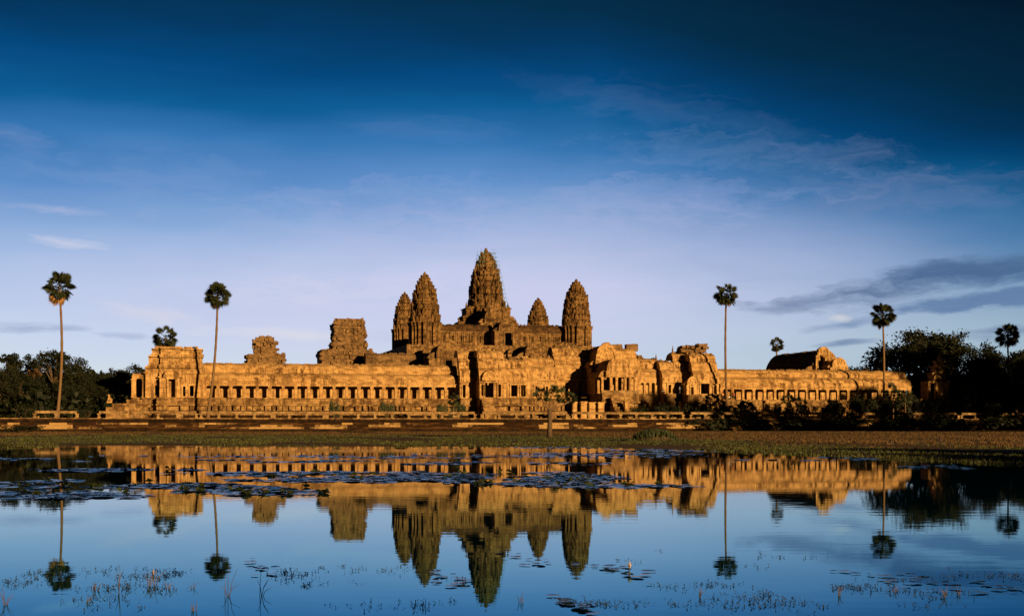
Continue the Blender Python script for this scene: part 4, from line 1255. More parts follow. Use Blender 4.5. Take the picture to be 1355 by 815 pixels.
# ---- balustrades: thick rail on stub posts
def balustrade(label, pxa, pxb, gap=3.6, broken=0.0, damaged=False):
    y = TY + .5; xa, xb = X(pxa, y), X(pxb, y)
    root = thing('stone_balustrade', label, 'balustrade', ((xa + xb) / 2, y, TZ + .05), 'low balustrades along the terrace edge')
    n = max(2, round((xb - xa) / gap) + 1)
    pm = MB()
    z0 = TZ + .05
    ox, oy = root.location.x, root.location.y
    pm.box(ox - .34, ox + .34, oy - .36, oy + .36, z0, z0 + .22); pm.box(ox - .20, ox + .20, oy - .25, oy + .25, z0 + .22, z0 + .62)
    pm.box(ox - .36, ox + .36, oy - .36, oy + .36, z0 + .62, z0 + .88)
    first = None
    for i in range(n):
        if i == 0: p = pm.build('post', M_RAIL, root); first = p
        else: p = first.copy(); COL.objects.link(p); p.parent = root
        p.location = (xa + .3 + (xb - xa - .6) * i / (n - 1) - ox, 0, 0)
        p.rotation_euler = (R.uniform(-.03, .03), R.uniform(-.03, .03), R.uniform(-.1, .1))
    m = MB(); step = (xb - xa - .6) / (n - 1)
    for i in range(n - 1):
        a = xa + .3 + step * i; b_ = a + step
        if R.random() < broken: b_ = a + step * R.uniform(.3, .6)
        zz0 = z0 + .885 + R.uniform(-.02, .03)
        m.extr([(y - .3, zz0), (y - .36, zz0 + .18), (y - .26, zz0 + .42), (y, zz0 + .52), (y + .26, zz0 + .42), (y + .36, zz0 + .18), (y + .3, zz0)], a + .01, b_ - .02, 3, .0)
    m.build('rail', M_RAIL, root)
    m = MB(); x_ = xa                      # fallen and packed blocks at the foot of the rail
    while x_ < xb:
        l = R.uniform(.3, 1.3)
        if R.random() < (.4 if damaged else .22):
            m = MB(); m.box(x_, x_ + l, y - .2, y + R.uniform(.2, .6), z0, z0 + R.uniform(.2, .8), .04); m.build('packing_block', M_RAIL, root)
        x_ += l + R.uniform(.1, 1.2)
balustrade('short balustrade piece standing alone at the far left below the tall palm', 44, 104, damaged=True)
balustrade('balustrade before the corner pavilion', 129, 262, broken=.1, damaged=True)
balustrade('long balustrade before the left gallery', 264, 630, broken=.06)
balustrade('balustrade before the doorway and the small fan palm', 636, 752, broken=.0)
balustrade('balustrade below the columned porch', 756, 905, broken=.12, damaged=True)
balustrade('broken balustrade partly hidden by shrubs at right', 912, 1104, broken=.2, damaged=True)
balustrade('shaded balustrade under the right-hand trees', 1120, 1400, broken=.1)

# ---- free standing blocks and pedestals on the terrace
for i, (a, b_, pt, yy, lab) in enumerate([
    (757, 763, 531.5, 299, 'leftmost lit pedestal right under the great shadow'), (768, 776, 531, 299, 'worn square pedestal second from the left under the great shadow'),
    (779, 788, 532, 299, 'broad pedestal with a chipped top left of the porch stairs'), (791, 799, 532, 298, 'pedestal beside the left edge of the porch stairs'),
    (826, 832, 530, 297, 'slim pedestal right of the porch stairs'), (900, 905, 531, 298, 'tall slim lit pillar stub before the crowned gate block'),
    (953, 957, 534, 296, 'short lit pillar stub among the shrubs'), (1026, 1032, 534, 298, 'stubby lit block among the right-hand shrubs'), (1010, 1018, 529, 305, 'stone block at the top of the right gallery stairs')]):
    m = MB(); xa, xb = X(a, yy), X(b_, yy); zt_ = Z(a, pt, yy)
    m.stones(xa - .15, xb + .15, yy - .6, yy + .8, TZ - .02, TZ + .35, .35, 1.5); m.stones(xa, xb, yy - .45, yy + .65, TZ + .355, zt_ - .3, .5, 1.5, .04)
    m.stones(xa - .12, xb + .12, yy - .57, yy + .77, zt_ - .295, zt_, .3, 1.5, .04)
    tag(m.build('stone_pedestal', M_GOLD), lab, 'pedestal', 'pedestals on the terrace')
m = MB()
for k in range(9): m.stones(X(994, 305), X(1008, 305), 311.5 - (k + 1) * .75, 311.6 - k * .75, TZ - .02, Z(1000, 529.5, 305) - k * .46, .4, 1.4, .03)
tag(m.build('stone_stairs', M_BASE), 'flight of steps climbing to the right gallery between shrubs', 'stairs')


# ------------------------------------------------------------------ vegetation
def leaves_np(centers, size, seed, flat=.0):
    rs = np.random.RandomState(seed)
    N = len(centers); C_ = np.array(centers)
    a = rs.normal(size=(N, 3)); a /= np.linalg.norm(a, axis=1)[:, None]
    b_ = rs.normal(size=(N, 3)); b_ -= (a * b_).sum(1)[:, None] * a; b_ /= np.linalg.norm(b_, axis=1)[:, None]
    s_ = size * rs.uniform(.6, 1.4, N)[:, None]
    V = np.stack([C_ - a * s_ * .6, C_ - b_ * s_ * .35, C_ + a * s_ * .6, C_ + b_ * s_ * .35], axis=1)
    return V.reshape(-1, 3)
def mesh_quads(name, V, mat):
    N = len(V) // 4
    me = bpy.data.meshes.new(name)
    me.vertices.add(N * 4); me.vertices.foreach_set('co', V.astype(np.float32).reshape(-1))
    me.loops.add(N * 4); me.loops.foreach_set('vertex_index', np.arange(N * 4, dtype=np.int32))
    me.polygons.add(N); me.polygons.foreach_set('loop_start', np.arange(0, N * 4, 4, dtype=np.int32)); me.polygons.foreach_set('loop_total', np.full(N, 4, dtype=np.int32))
    me.materials.append(mat); me.update(calc_edges=True)
    return me
def tree_proto(seed, h_, cw, kind='broad', nleaf=8500, leaf=.46, mat=M_LEAF):
    """unit tree at origin; returns (trunk mesh, crown mesh)"""
    rr = random.Random(seed); rs = np.random.RandomState(seed)
    blobs = []
    nb = {'broad': 16, 'tall': 13, 'open': 11}[kind]
    for i in range(nb):
        a = rr.uniform(0, 2 * pi); r_ = cw * .5 * rr.uniform(.25, .85)
        z = h_ * {'broad': rr.uniform(.42, .88), 'tall': rr.uniform(.3, .92), 'open': rr.uniform(.6, .93)}[kind]
        k = 1 - .55 * max(0, (z / h_ - .6) / .4)
        blobs.append((cos(a) * r_ * k, sin(a) * r_ * k, z, cw * rr.uniform(.11, .21) * (1 if kind != 'open' else .8)))
    blobs.append((0, 0, h_ * .86, cw * .2))
    m = MB(); base_r = h_ * .028
    fork = h_ * {'broad': .3, 'tall': .3, 'open': .5}[kind]
    bend = (rr.uniform(-.04, .04) * h_, rr.uniform(-.04, .04) * h_)
    m.tube([(0, 0, -.4), (bend[0] * .3, bend[1] * .3, fork * .5), (bend[0], bend[1], fork)], [base_r * 1.4, base_r, base_r * .8], 7)
    for (x_, y_, z_, r_) in blobs:
        mid = (bend[0] + (x_ - bend[0]) * .45, bend[1] + (y_ - bend[1]) * .45, fork + (z_ - fork) * .6)
        m.tube([(bend[0], bend[1], fork - .3), mid, (x_, y_, z_)], [base_r * .5, base_r * .3, base_r * .1], 5)
    trunk = m
    pts = []
    tot = sum(b_[3] ** 2 for b_ in blobs)
    for (x_, y_, z_, r_) in blobs:
        n = int(nleaf * r_ * r_ / tot)
        # several twig clumps on the surface of each limb mass
        nc = 14
        cl = rs.normal(size=(nc, 3)); cl /= np.linalg.norm(cl, axis=1)[:, None]; cl *= (r_ * rs.uniform(.55, 1.05, nc))[:, None]; cl[:, 2] *= .75
        idx = rs.randint(0, nc, n)
        p = cl[idx] + rs.normal(size=(n, 3)) * r_ * .17
        p += np.array([x_, y_, z_]); pts.append(p)
    V = leaves_np(np.concatenate(pts), leaf, seed)
    cm = mesh_quads('crown', V, mat)
    tm = bpy.data.meshes.new('trunk'); tm.from_pydata(trunk.v, [], trunk.f); tm.polygons.foreach_set('use_smooth', [True] * len(trunk.f)); tm.materials.append(M_BARK)
    return tm, cm
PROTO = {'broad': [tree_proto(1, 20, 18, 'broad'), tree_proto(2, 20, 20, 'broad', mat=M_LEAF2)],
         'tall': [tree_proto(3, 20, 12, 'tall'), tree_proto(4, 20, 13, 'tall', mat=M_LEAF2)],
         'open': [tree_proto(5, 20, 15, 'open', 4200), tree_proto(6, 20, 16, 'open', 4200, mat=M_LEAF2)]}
def tree(label, x_, y_, h_, wscale=1.0, kind='broad', v=0, group=None, name='broadleaf_tree', zb=None, rz=None):
    zb = zb if zb is not None else (TZ if (y_ > TY + .6) else ground_z(x_, y_))
    root = thing(name, label, 'tree', (x_, y_, zb), group)
    s_ = h_ / 20.0
    rz = R.uniform(0, 6.28) if rz is None else rz
    for nm, me in zip(('trunk', 'crown'), PROTO[kind][v]):
        o = bpy.data.objects.new(nm, me); COL.objects.link(o); o.parent = root
        o.scale = (s_ * wscale, s_ * wscale, s_); o.rotation_euler = (0, 0, rz)
    return root
def tree_px(label, px, py_top, Y, **kw):
    x_ = X(px, Y); zb = kw.pop('zb', TZ)
    return tree(label, x_, Y, Z(px, py_top, Y) - zb, zb=zb, **kw)

# left group
LT = [(-30, 480, 352, 1.2, 'broad', 0, 'tree at the left picture edge'), (6, 484, 345, .9, 'broad', 1, 'low rounded tree near the left picture edge'),
      (22, 466, 365, .9, 'open', 0, 'airy flat-topped tree left of the tall palm'), (46, 478, 372, .8, 'open', 1, 'airy tree crown just left of the tall palm trunk'),
      (70, 462, 356, .95, 'open', 0, 'highest dark tree crown, behind the tall left palm'), (92, 470, 364, .8, 'broad', 0, 'dark tree just right of the tall left palm'),
      (108, 494, 350, 1.0, 'broad', 1, 'rounded dark tree by a dip, right of the tall left palm'), (130, 493, 356, 1.0, 'broad', 0, 'low dark tree midway between tall palm and corner pavilion'),
      (150, 488, 362, .9, 'broad', 0, 'dark tree left of the side porch'), (176, 482, 380, 1.0, 'open', 1, 'airy tree crown just above the side porch roof'),
      (163, 489, 350, .9, 'tall', 0, 'narrow dark tree behind the guardian statue'), (40, 497, 330, 1.2, 'broad', 0, 'low dark tree mass below the small lit palm'),
      (-5, 500, 322, 1.3, 'broad', 1, 'wide low tree at the left edge above the terrace'), (84, 504, 328, 1.3, 'broad', 0, 'low dark tree at the foot of the tall left palm'),
      (122, 510, 330, 1.2, 'broad', 1, 'low bushy tree above the gap in the balustrade'), (195, 495, 372, 1.0, 'broad', 0, 'tree behind the corner pavilion')]
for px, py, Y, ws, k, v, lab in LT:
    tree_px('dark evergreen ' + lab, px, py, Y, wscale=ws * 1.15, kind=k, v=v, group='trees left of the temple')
# right group
RT = [(1192, 458, 345, 1.0, 'open', 0, 'thin spreading tree beside the end of the right gallery'), (1216, 438, 352, 1.25, 'broad', 0, 'big round dark tree rising behind the small shrine'),
      (1238, 441, 348, 1.1, 'broad', 1, 'dense tall tree directly above the shrine finial'), (1262, 440, 356, 1.1, 'broad', 0, 'right half of the big round tree mass'),
      (1290, 462, 345, 1.1, 'broad', 0, 'sloping dark tree right of the shrine'), (1307, 463, 362, .9, 'open', 1, 'airy tree left of the rightmost palm'),
      (1330, 470, 350, 1.1, 'broad', 0, 'dark tree under the rightmost palm'), (1352, 462, 366, 1.0, 'open', 0, 'airy dark tree at the right picture edge'),
      (1378, 466, 350, 1.2, 'broad', 1, 'dark tree cut by the right picture edge'), (1275, 490, 330, 1.0, 'broad', 0, 'low dark tree right of the shrine columns'),
      (1310, 494, 325, 1.2, 'broad', 1, 'low dark tree mass left of the rightmost palm trunk'), (1345, 498, 322, 1.2, 'broad', 0, 'low tree at the right edge above the shrubs'),
      (1214, 492, 333, .8, 'tall', 0, 'narrow dark tree between gallery end and shrine'),
      (1118, 484, 400, 1.0, 'broad', 0, 'distant tree just right of the library gable'), (1150, 483, 410, .9, 'broad', 0, 'distant low tree left of the palm by the gallery end'),
      (1136, 487, 405, 1.2, 'broad', 1, 'faint distant tree between the library and the right palm'), (1162, 480, 400, .8, 'open', 1, 'distant tree directly behind the palm by the gallery end')]
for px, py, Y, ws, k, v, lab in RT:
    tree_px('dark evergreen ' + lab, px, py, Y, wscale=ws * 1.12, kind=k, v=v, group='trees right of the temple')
# tall trees standing further right, outside the picture; their shade falls across the right of the scene
SHD = [(104, 316, 8.5), (110, 316, 9.5), (117, 316, 7.5)] + [(124 + 6 * k, 300, 7.0 + 1.0 * (k % 2)) for k in range(7)] + [(166, 318, 11.5), (171, 318, 11.0), (176, 318, 10.0), (181, 318, 9.5), (188, 318, 14), (195, 318, 24), (203, 318, 26), (212, 318, 26), (222, 318, 26), (233, 318, 25), (245, 318, 25), (258, 318, 25)]
for i, (tx, ty, zt_) in enumerate(SHD):
    t = 92 + (7 * (i % 3)) if tx > 165 else 150 + 6 * (i % 3)
    x_, y_ = tx + sin(SUN_AZ) * t, ty - cos(SUN_AZ) * t
    tree('tall shade tree standing beyond the right side of the view', x_, y_, zt_ + t * tan(SUN_EL), wscale=.6 if zt_ < 13 else .85, kind='tall' if zt_ < 13 else 'broad', v=i % 2, group='shade trees beyond the right side of the view')
for i in range(15):          # lower trees on the near right bank, shading the grass by the water
    tip = GP(1085 + i * 60, 591.5 + i * .35, .2) if i < 7 else GP(1180 + (i - 7) * 45, 599 + (i - 7) * 1.8, .2); hh_ = 9.5 + (i % 3)
    L_ = hh_ / tan(SUN_EL)
    tree('low shade tree standing on the near bank beyond the right side of the view', tip[0] + sin(SUN_AZ) * L_, tip[1] - cos(SUN_AZ) * L_, hh_, wscale=1.3, kind='broad', v=i % 2, group='low shade trees beyond the right side of the view')
for i in range(5):  # unseen open-crowned trees added to dim the far right of the bank
    tip = GP(1300 + i * 50, 576.5, .2); hh_ = 11 + i % 2; L_ = hh_ / tan(SUN_EL)
    tree('unseen airy tree added to shade the right bank, beyond the right side of the view', tip[0] + sin(SUN_AZ) * L_, tip[1] - cos(SUN_AZ) * L_, hh_, wscale=1.4, kind='open', v=i % 2, group='unseen airy trees added for shade beyond the right side of the view')
for x_, y_, hh_ in ((30, -25, 40), (16, -22, 42), (2, -24, 44)):
    tree('tall tree standing behind the viewer', x_, y_, hh_, wscale=.8, kind='broad', v=0, group='trees behind the viewer')

# far woods
def woods(label, pxa, pxb, Y, pt, n, seed):
    rs = np.random.RandomState(seed)
    px = rs.uniform(pxa, pxb, n); Yv = Y + rs.uniform(0, 30, n)
    P_ = []
    for a, yy in zip(px, Yv):
        hmax = Z(a, pt, Y) * (1 + .16 * noise.noise(Vector((a * .035, seed, 0))) + .08 * noise.noise(Vector((a * .15, seed, 4))))
        P_.append((X(a, yy), yy, .1 + (hmax) * rs.uniform(0, 1) ** 1.1))
    o = bpy.data.objects.new('far_woods', mesh_quads('far_woods', leaves_np(P_, 1.3, seed), M_LEAF)); COL.objects.link(o)
    tag(o, label, 'woods', kind='stuff')
woods('dark wood filling the background at far left', -260, 210, 430, 494, 26000, 21)
woods('dark undergrowth below the left trees, behind the terrace', -260, 196, 322, 522, 14000, 23)
woods('dark undergrowth below the right trees, around the shrine', 1212, 1650, 331, 520, 14000, 24)
woods('dark wood filling the background at far right', 1110, 1650, 430, 497, 26000, 22)

# ---- sugar palms
def palm_crown(seed, r_, nl, mat, dead=False):
    rr = random.Random(seed); vs = []; fs = []
    for i in range(nl):
        a = rr.uniform(0, 2 * pi)
        if dead: e = rr.uniform(-1.35, -.65)
        else: e = math.asin(rr.uniform(-.85, 1.0))
        d = Vector((cos(a) * cos(e), sin(a) * cos(e), sin(e)))
        pl = r_ * rr.uniform(.46, .68); fr = r_ * rr.uniform(.28, .40)
        c_ = d * pl
        side = d.cross(Vector((0, 0, 1)));
        if side.length < .1: side = Vector((1, 0, 0))
        side.normalize(); up_ = side.cross(d)
        tw = rr.uniform(-1.2, 1.2); side = (side * cos(tw) + up_ * sin(tw)).normalized()
        # petiole
        o = len(vs); w_ = .035 * r_ / 3
        vs += [tuple(side * -w_), tuple(side * w_), tuple(c_ + side * w_), tuple(c_ - side * w_)]; fs.append((o, o + 1, o + 2, o + 3))
        nseg = 13; o = len(vs); vs.append(tuple(c_))
        span = 2.5 if not dead else 1.5
        for k in range(nseg * 2 + 1):
            b_ = -span + 2 * span * k / (nseg * 2)
            rad = fr * (1.0 if k % 2 else .55) * (1 - .18 * abs(b_) / span) * (1.25 if dead else 1)
            droop = -.22 * rad * (rad / fr) ** 2 if not dead else -.2 * rad
            vs.append(tuple(c_ + d * cos(b_) * rad + side * sin(b_) * rad + Vector((0, 0, droop + (.05 * rad if k % 2 else 0)))))
        for k in range(nseg * 2): fs.append((o, o + 1 + k, o + 2 + k))
    return vs, fs
def palm(label, px, py_base, px_top, py_top, Y, r_px=20, dead=0, trunk_r=.33, nl=46, seed=1, group='sugar palms', mat=M_PALM, tmat=M_TRUNK, z0=None, name='fan_palm', bow=0):
    s_ = D(px, Y) / F
    x0 = X(px, Y); zb = Z(px, py_base, Y) if z0 is None else z0
    r_ = r_px * s_ * 1.22; nl = int(nl * 1.5)
    cx, cz_ = X(px_top, Y), Z(px_top, py_top + r_px * .92, Y)
    root = thing(name, label, 'palm', (x0, Y, zb), group)
    m = MB(); N = 26; pts = []; rad = []
    for i in range(N + 1):
        t = i / N
        pts.append((x0 + (cx - x0) * t + bow * sin(t * pi), Y, zb - .3 + (cz_ - zb + .3) * t))
        rad.append(trunk_r * (1.35 - .4 * min(1, t * 8) - .35 * t) * (1 + .10 * (i % 2)) * R.uniform(.92, 1.08))
    m.tube(pts, rad, 9); m.build('trunk', tmat, root)
    vs, fs = palm_crown(seed, r_, nl, mat)
    m = MB(); m.add([(a + cx, b_ + Y, c_ + cz_) for a, b_, c_ in vs], fs); m.build('crown', mat, root)
    if dead:
        vs, fs = palm_crown(seed + 50, r_ * (.95 if dead > 1 else .85), 16 if dead > 1 else 10, mat, True)
        m = MB(); m.add([(a * .8 + cx, b_ * .8 + Y, c_ + cz_ - r_ * .1) for a, b_, c_ in vs], fs); m.build('dead_leaves', M_PALMDEAD if dead > 1 else M_PALMBROWN, root)
    return root
palm('tallest palm at far left with a skirt of dead orange leaves', 75.5, 546, 78.5, 361, 297, 20, dead=2, seed=3, bow=.7, z0=TZ)
palm('leaning palm crossing the left end of the long gallery', 274.5, 546, 288, 375, 306, 17.5, dead=1, seed=5, bow=.5, z0=TZ, nl=56)
palm('palm top showing behind the corner pavilion roof', 219, 520, 219, 433, 345, 16, seed=7, z0=TZ, nl=34, dead=1)
palm('tall straight palm standing at the left end of the right gallery', 963, 546, 961, 376, 308, 15.5, dead=1, seed=9, bow=-.4, z0=TZ, nl=54)
palm('small distant palm left of the library', 1024, 500, 1028, 447.5, 372, 9.5, seed=11, z0=TZ, trunk_r=.3, nl=34, dead=1)
palm('dark palm rising over the right end of the right gallery', 1168, 546, 1168, 402, 310, 16.5, dead=1, seed=13, bow=.35, z0=TZ, nl=54)
palm('rightmost palm with its crown over the dark trees', 1337, 540, 1333, 429, 320, 15.5, dead=1, seed=15, z0=TZ, tmat=M_TRUNKDK, nl=50)
palm('small lit palm in front of the dark trees left of the tall palm', 44, 518, 45, 487, 334, 9, seed=17, z0=None, trunk_r=.2, nl=22, mat=M_PALMBROWN)
# young palms and shrubs on the terrace and bank
gx_, gy_ = GP(727, 578, .15)
bp_z = ground_z(gx_, gy_); bs = D(727, gy_) / F; bpx = PX(gx_, gy_)
bpr = thing('young_palm', 'young forked fan palm on the grass bank by the water, before the gate', 'palm', (gx_, gy_, bp_z), 'young fan palms')
zf_k = Z(bpx, 541, gy_)
m = MB(); m.tube([(gx_, gy_, bp_z - .2), (gx_ + .05, gy_, bp_z + (zf_k - bp_z) * .5), (gx_ + .02, gy_, zf_k)], [.33, .27, .25], 8); m.build('trunk', M_TRUNKDK, bpr)
for k, (ddx, py, rr_, nl_) in enumerate(((-12, 521, 10.5, 13), (3, 519, 12, 15), (20, 522, 11, 13), (33, 525, 8, 9))):
    hx2 = gx_ + ddx * bs; hz2 = Z(bpx, py + 4, gy_)
    m = MB(); m.tube([(gx_ + .02, gy_, zf_k - .1), (gx_ + ddx * bs * .55, gy_ + .1 * k, (zf_k + hz2) / 2 - .1), (hx2, gy_ + .2 * k, hz2)], [.12, .08, .07], 7); m.build('branch', M_TRUNK, bpr)
    vs, fs = palm_crown(40 + k, rr_ * bs * 1.35, int(nl_ * 1.8), M_PALM)
    m = MB(); m.add([(a + hx2, b_ + gy_ + .2 * k, c_ + hz2 + .2) for a, b_, c_ in vs], fs); m.build('crown', M_PALM, bpr)
for (px, pt, Y, r_, sd, lab) in [(600, 519, 296, 10, 31, 'small fan palm at the right end of the long gallery'), (952, 527, 294, 11, 32, 'small fan palm in front of the crowned gate doorway'),
                                 (940, 520, 298, 10, 33, 'fan palm before the tall gate block door'), (985, 529, 293, 11, 34, 'fan palm left of the gallery steps'),
                                 (1042, 520, 297, 10, 35, 'fan palm before the middle of the right gallery'), (1182, 508, 300, 13, 36, 'shaded fan palm before the right gallery end'),
                                 (1280, 510, 296, 15, 37, 'broad shaded fan palm right of the shrine'), (1198, 515, 296, 11, 38, 'shaded fan palm left of the shrine steps'), (1060, 524, 296, 9, 39, 'low fan palm right of the gallery steps')]:
    palm(lab, px, 550, px + R.uniform(-1, 1), pt, Y, r_, seed=sd, trunk_r=.14, z0=TZ, name='young_palm', group='young fan palms', nl=22, mat=M_PALM if sd != 37 else M_PALM)
def shrub_proto(seed, mat=M_SHRUB):
    rs = np.random.RandomState(seed); pts = []
    for i in range(9):
        c_ = np.array([rs.uniform(-.7, .7), rs.uniform(-.5, .5), rs.uniform(.25, .8)])
        pts.append(c_ + rs.normal(size=(110, 3)) * np.array([.2, .2, .16]))
    p = np.concatenate(pts); p[:, 2] = np.abs(p[:, 2])
    m = MB()
    for i in range(7):
        a = rs.uniform(0, 6.28); m.tube([(0, 0, -.1), (cos(a) * .25, sin(a) * .2, .35), (cos(a) * .55, sin(a) * .45, .75)], [.03, .02, .01], 4)
    sm_ = bpy.data.meshes.new('stems'); sm_.from_pydata(m.v, [], m.f); sm_.materials.append(M_BARK)
    return mesh_quads('foliage', leaves_np(p, .11, seed), mat), sm_
SP = [shrub_proto(61), shrub_proto(62), shrub_proto(63, M_LEAF), shrub_proto(64, M_LEAF)]
def shrub(label, px, py_top, Y, wpx, v=0, zb=None, group='shrubs on the terrace'):
    x_ = X(px, Y); zb = TZ if zb is None else zb; h_ = Z(px, py_top, Y) - zb; wd = wpx * D(px, Y) / F / 2
    root = thing('shrub', label, 'shrub', (x_, Y, zb), group)
    for nm, me in zip(('foliage', 'stems'), SP[v]):
        o = bpy.data.objects.new(nm, me); COL.objects.link(o); o.parent = root; o.scale = (wd / .9, max(1.0, wd / 1.2), h_); o.rotation_euler = (0, 0, R.choice((0, pi)) + R.uniform(-.2, .2))
SHR = [(442, 531, 300, 13, 0, 'small bright shrub below the middle of the long gallery'), (512, 532, 300, 18, 0, 'shrub below the long gallery, right of the first small one'),
       (584, 534, 298, 16, 1, 'rounded shrub left of the small fan palm by the gallery end'), (606, 535, 298, 20, 0, 'wider shrub under the small fan palm by the gallery end'),
       (855, 539, 292, 40, 3, 'dark shrub below the open-bay wing'), (882, 536, 291, 30, 3, 'dark shrub right below the bulging roof wing'), (925, 533, 293, 34, 3, 'dense dark shrub before the crowned gate block'),
       (944, 543, 286, 30, 3, 'shrub spilling over the terrace edge below the doorway'), (968, 538, 290, 26, 1, 'dark shrub at the foot of the tall straight palm'), (990, 544, 287, 24, 3, 'dark shrub left of the stone steps'),
       (1018, 540, 290, 26, 3, 'shrub right beside the stone steps'), (1040, 537, 291, 22, 3, 'dark shrub under the palm before the right gallery'), (1066, 535, 295, 26, 3, 'shrub under the last lit bays'),
       (1090, 537, 294, 26, 3, 'dark shrub where the lit bays end'), (1112, 530, 297, 30, 3, 'dark shrub at the start of the shade'), (1140, 527, 298, 34, 3, 'wide shrub before the shaded bays'),
       (1168, 529, 297, 30, 3, 'shrub at the foot of the palm over the gallery end'), (1204, 527, 299, 34, 3, 'dark shrub at the corner of the gallery end'), (1232, 537, 296, 30, 3, 'dark shrub before the shrine base'),
       (1262, 531, 298, 34, 3, 'shrub right of the shrine base'), (1296, 527, 299, 40, 3, 'tall dark shrub under the right trees'), (1330, 531, 298, 40, 3, 'wide dark shrub near the right edge'),
       (30, 536, 300, 44, 2, 'dark shrub at the left end of the terrace'), (62, 538, 298, 30, 2, 'shrub behind the lone balustrade piece'), (116, 540, 296, 24, 2, 'dark shrub in the balustrade gap')]
for px, pt, Y, wd, v, lab in SHR: shrub(lab, px, pt, Y, wd, v)
for px, pt, wd, yy, lab in ((945, 552, 60, 280, 'big dark bush on the ground before the terrace wall'), (1010, 553, 80, 279, 'dark bush before the terrace wall, right of the boulders'), (20, 562, 60, 262, 'dark bush low on the left bank'),
                        (1090, 552, 90, 279, 'long dark bush at the foot of the shaded terrace wall'), (1180, 551, 90, 278, 'dark bush below the palm over the gallery end'), (1270, 551, 90, 278, 'dark bush at the terrace foot below the shrine palm'), (1350, 550, 90, 277, 'dark bush at the terrace foot by the right edge')):
    shrub(lab, px, pt + 1, yy, wd, 3, zb=.15, group='bushes at the foot of the terrace')
# dark hummock on the bank
hx, hy = GP(866, 583, .1)
m = MB(); NN = 18; vs = []; fs = []
for j in range(9):
    for i in range(NN):
        a = 2 * pi * i / NN; e = j / 8 * pi / 2
        k = 1 + .22 * noise.noise(Vector((cos(a) * 1.5, sin(a) * 1.5, e * 2)))
        vs.append((hx + cos(a) * cos(e) * 1.9 * k, hy + sin(a) * cos(e) * 1.6 * k, .02 + sin(e) * .85 * k))
for j in range(8):
    for i in range(NN): fs.append((j * NN + i, j * NN + (i + 1) % NN, (j + 1) * NN + (i + 1) % NN, (j + 1) * NN + i))
m.add(vs, fs, True)
hum = thing('earth_mound', 'dark grassy mound on the bank right of the young palm', 'mound', (hx, hy, 0))
m.build('soil', simple_mat('mound_soil', (.06, .04, .02), .95, .4, 2), hum)
pts = [(hx + R.gauss(0, 1.2), hy + R.gauss(0, .9)) for _ in range(900)]
gm2 = grass_mesh('grass', [(a, b_, .02 + .85 * max(0, 1 - ((a - hx) / 2.0) ** 2 - ((b_ - hy) / 1.7) ** 2) ** .5) for a, b_ in pts], .12, .4, M_SHRUB)
gm2.parent = hum; gm2.location = (-hx, -hy, 0); gm2['kind'] = 'stuff'
# boulders / hay coloured stone by the terrace foot
for i, (px, py, s_) in enumerate(((973, 569, 1.2), (979, 571, .8), (1003, 568, .6))):
    yy = 279.0 - i * .8 if i else 278.6; x_ = X(px, yy); m = MB(); m.lathe(x_, yy, [(s_ * .8, .1), (s_, .3 + s_ * .4), (s_ * .75, s_ * 1.1), (s_ * .2, s_ * 1.5)], 8)
    m.v = [(a + R.uniform(-.12, .12), b_ + R.uniform(-.12, .12), c_ + R.uniform(-.1, .1)) for a, b_, c_ in m.v]
    tag(m.build('boulder', M_GOLD), ['largest fallen golden boulder at the terrace foot', 'middle golden boulder touching the largest one', 'small golden boulder off to the right of the pair'][i], 'boulder')

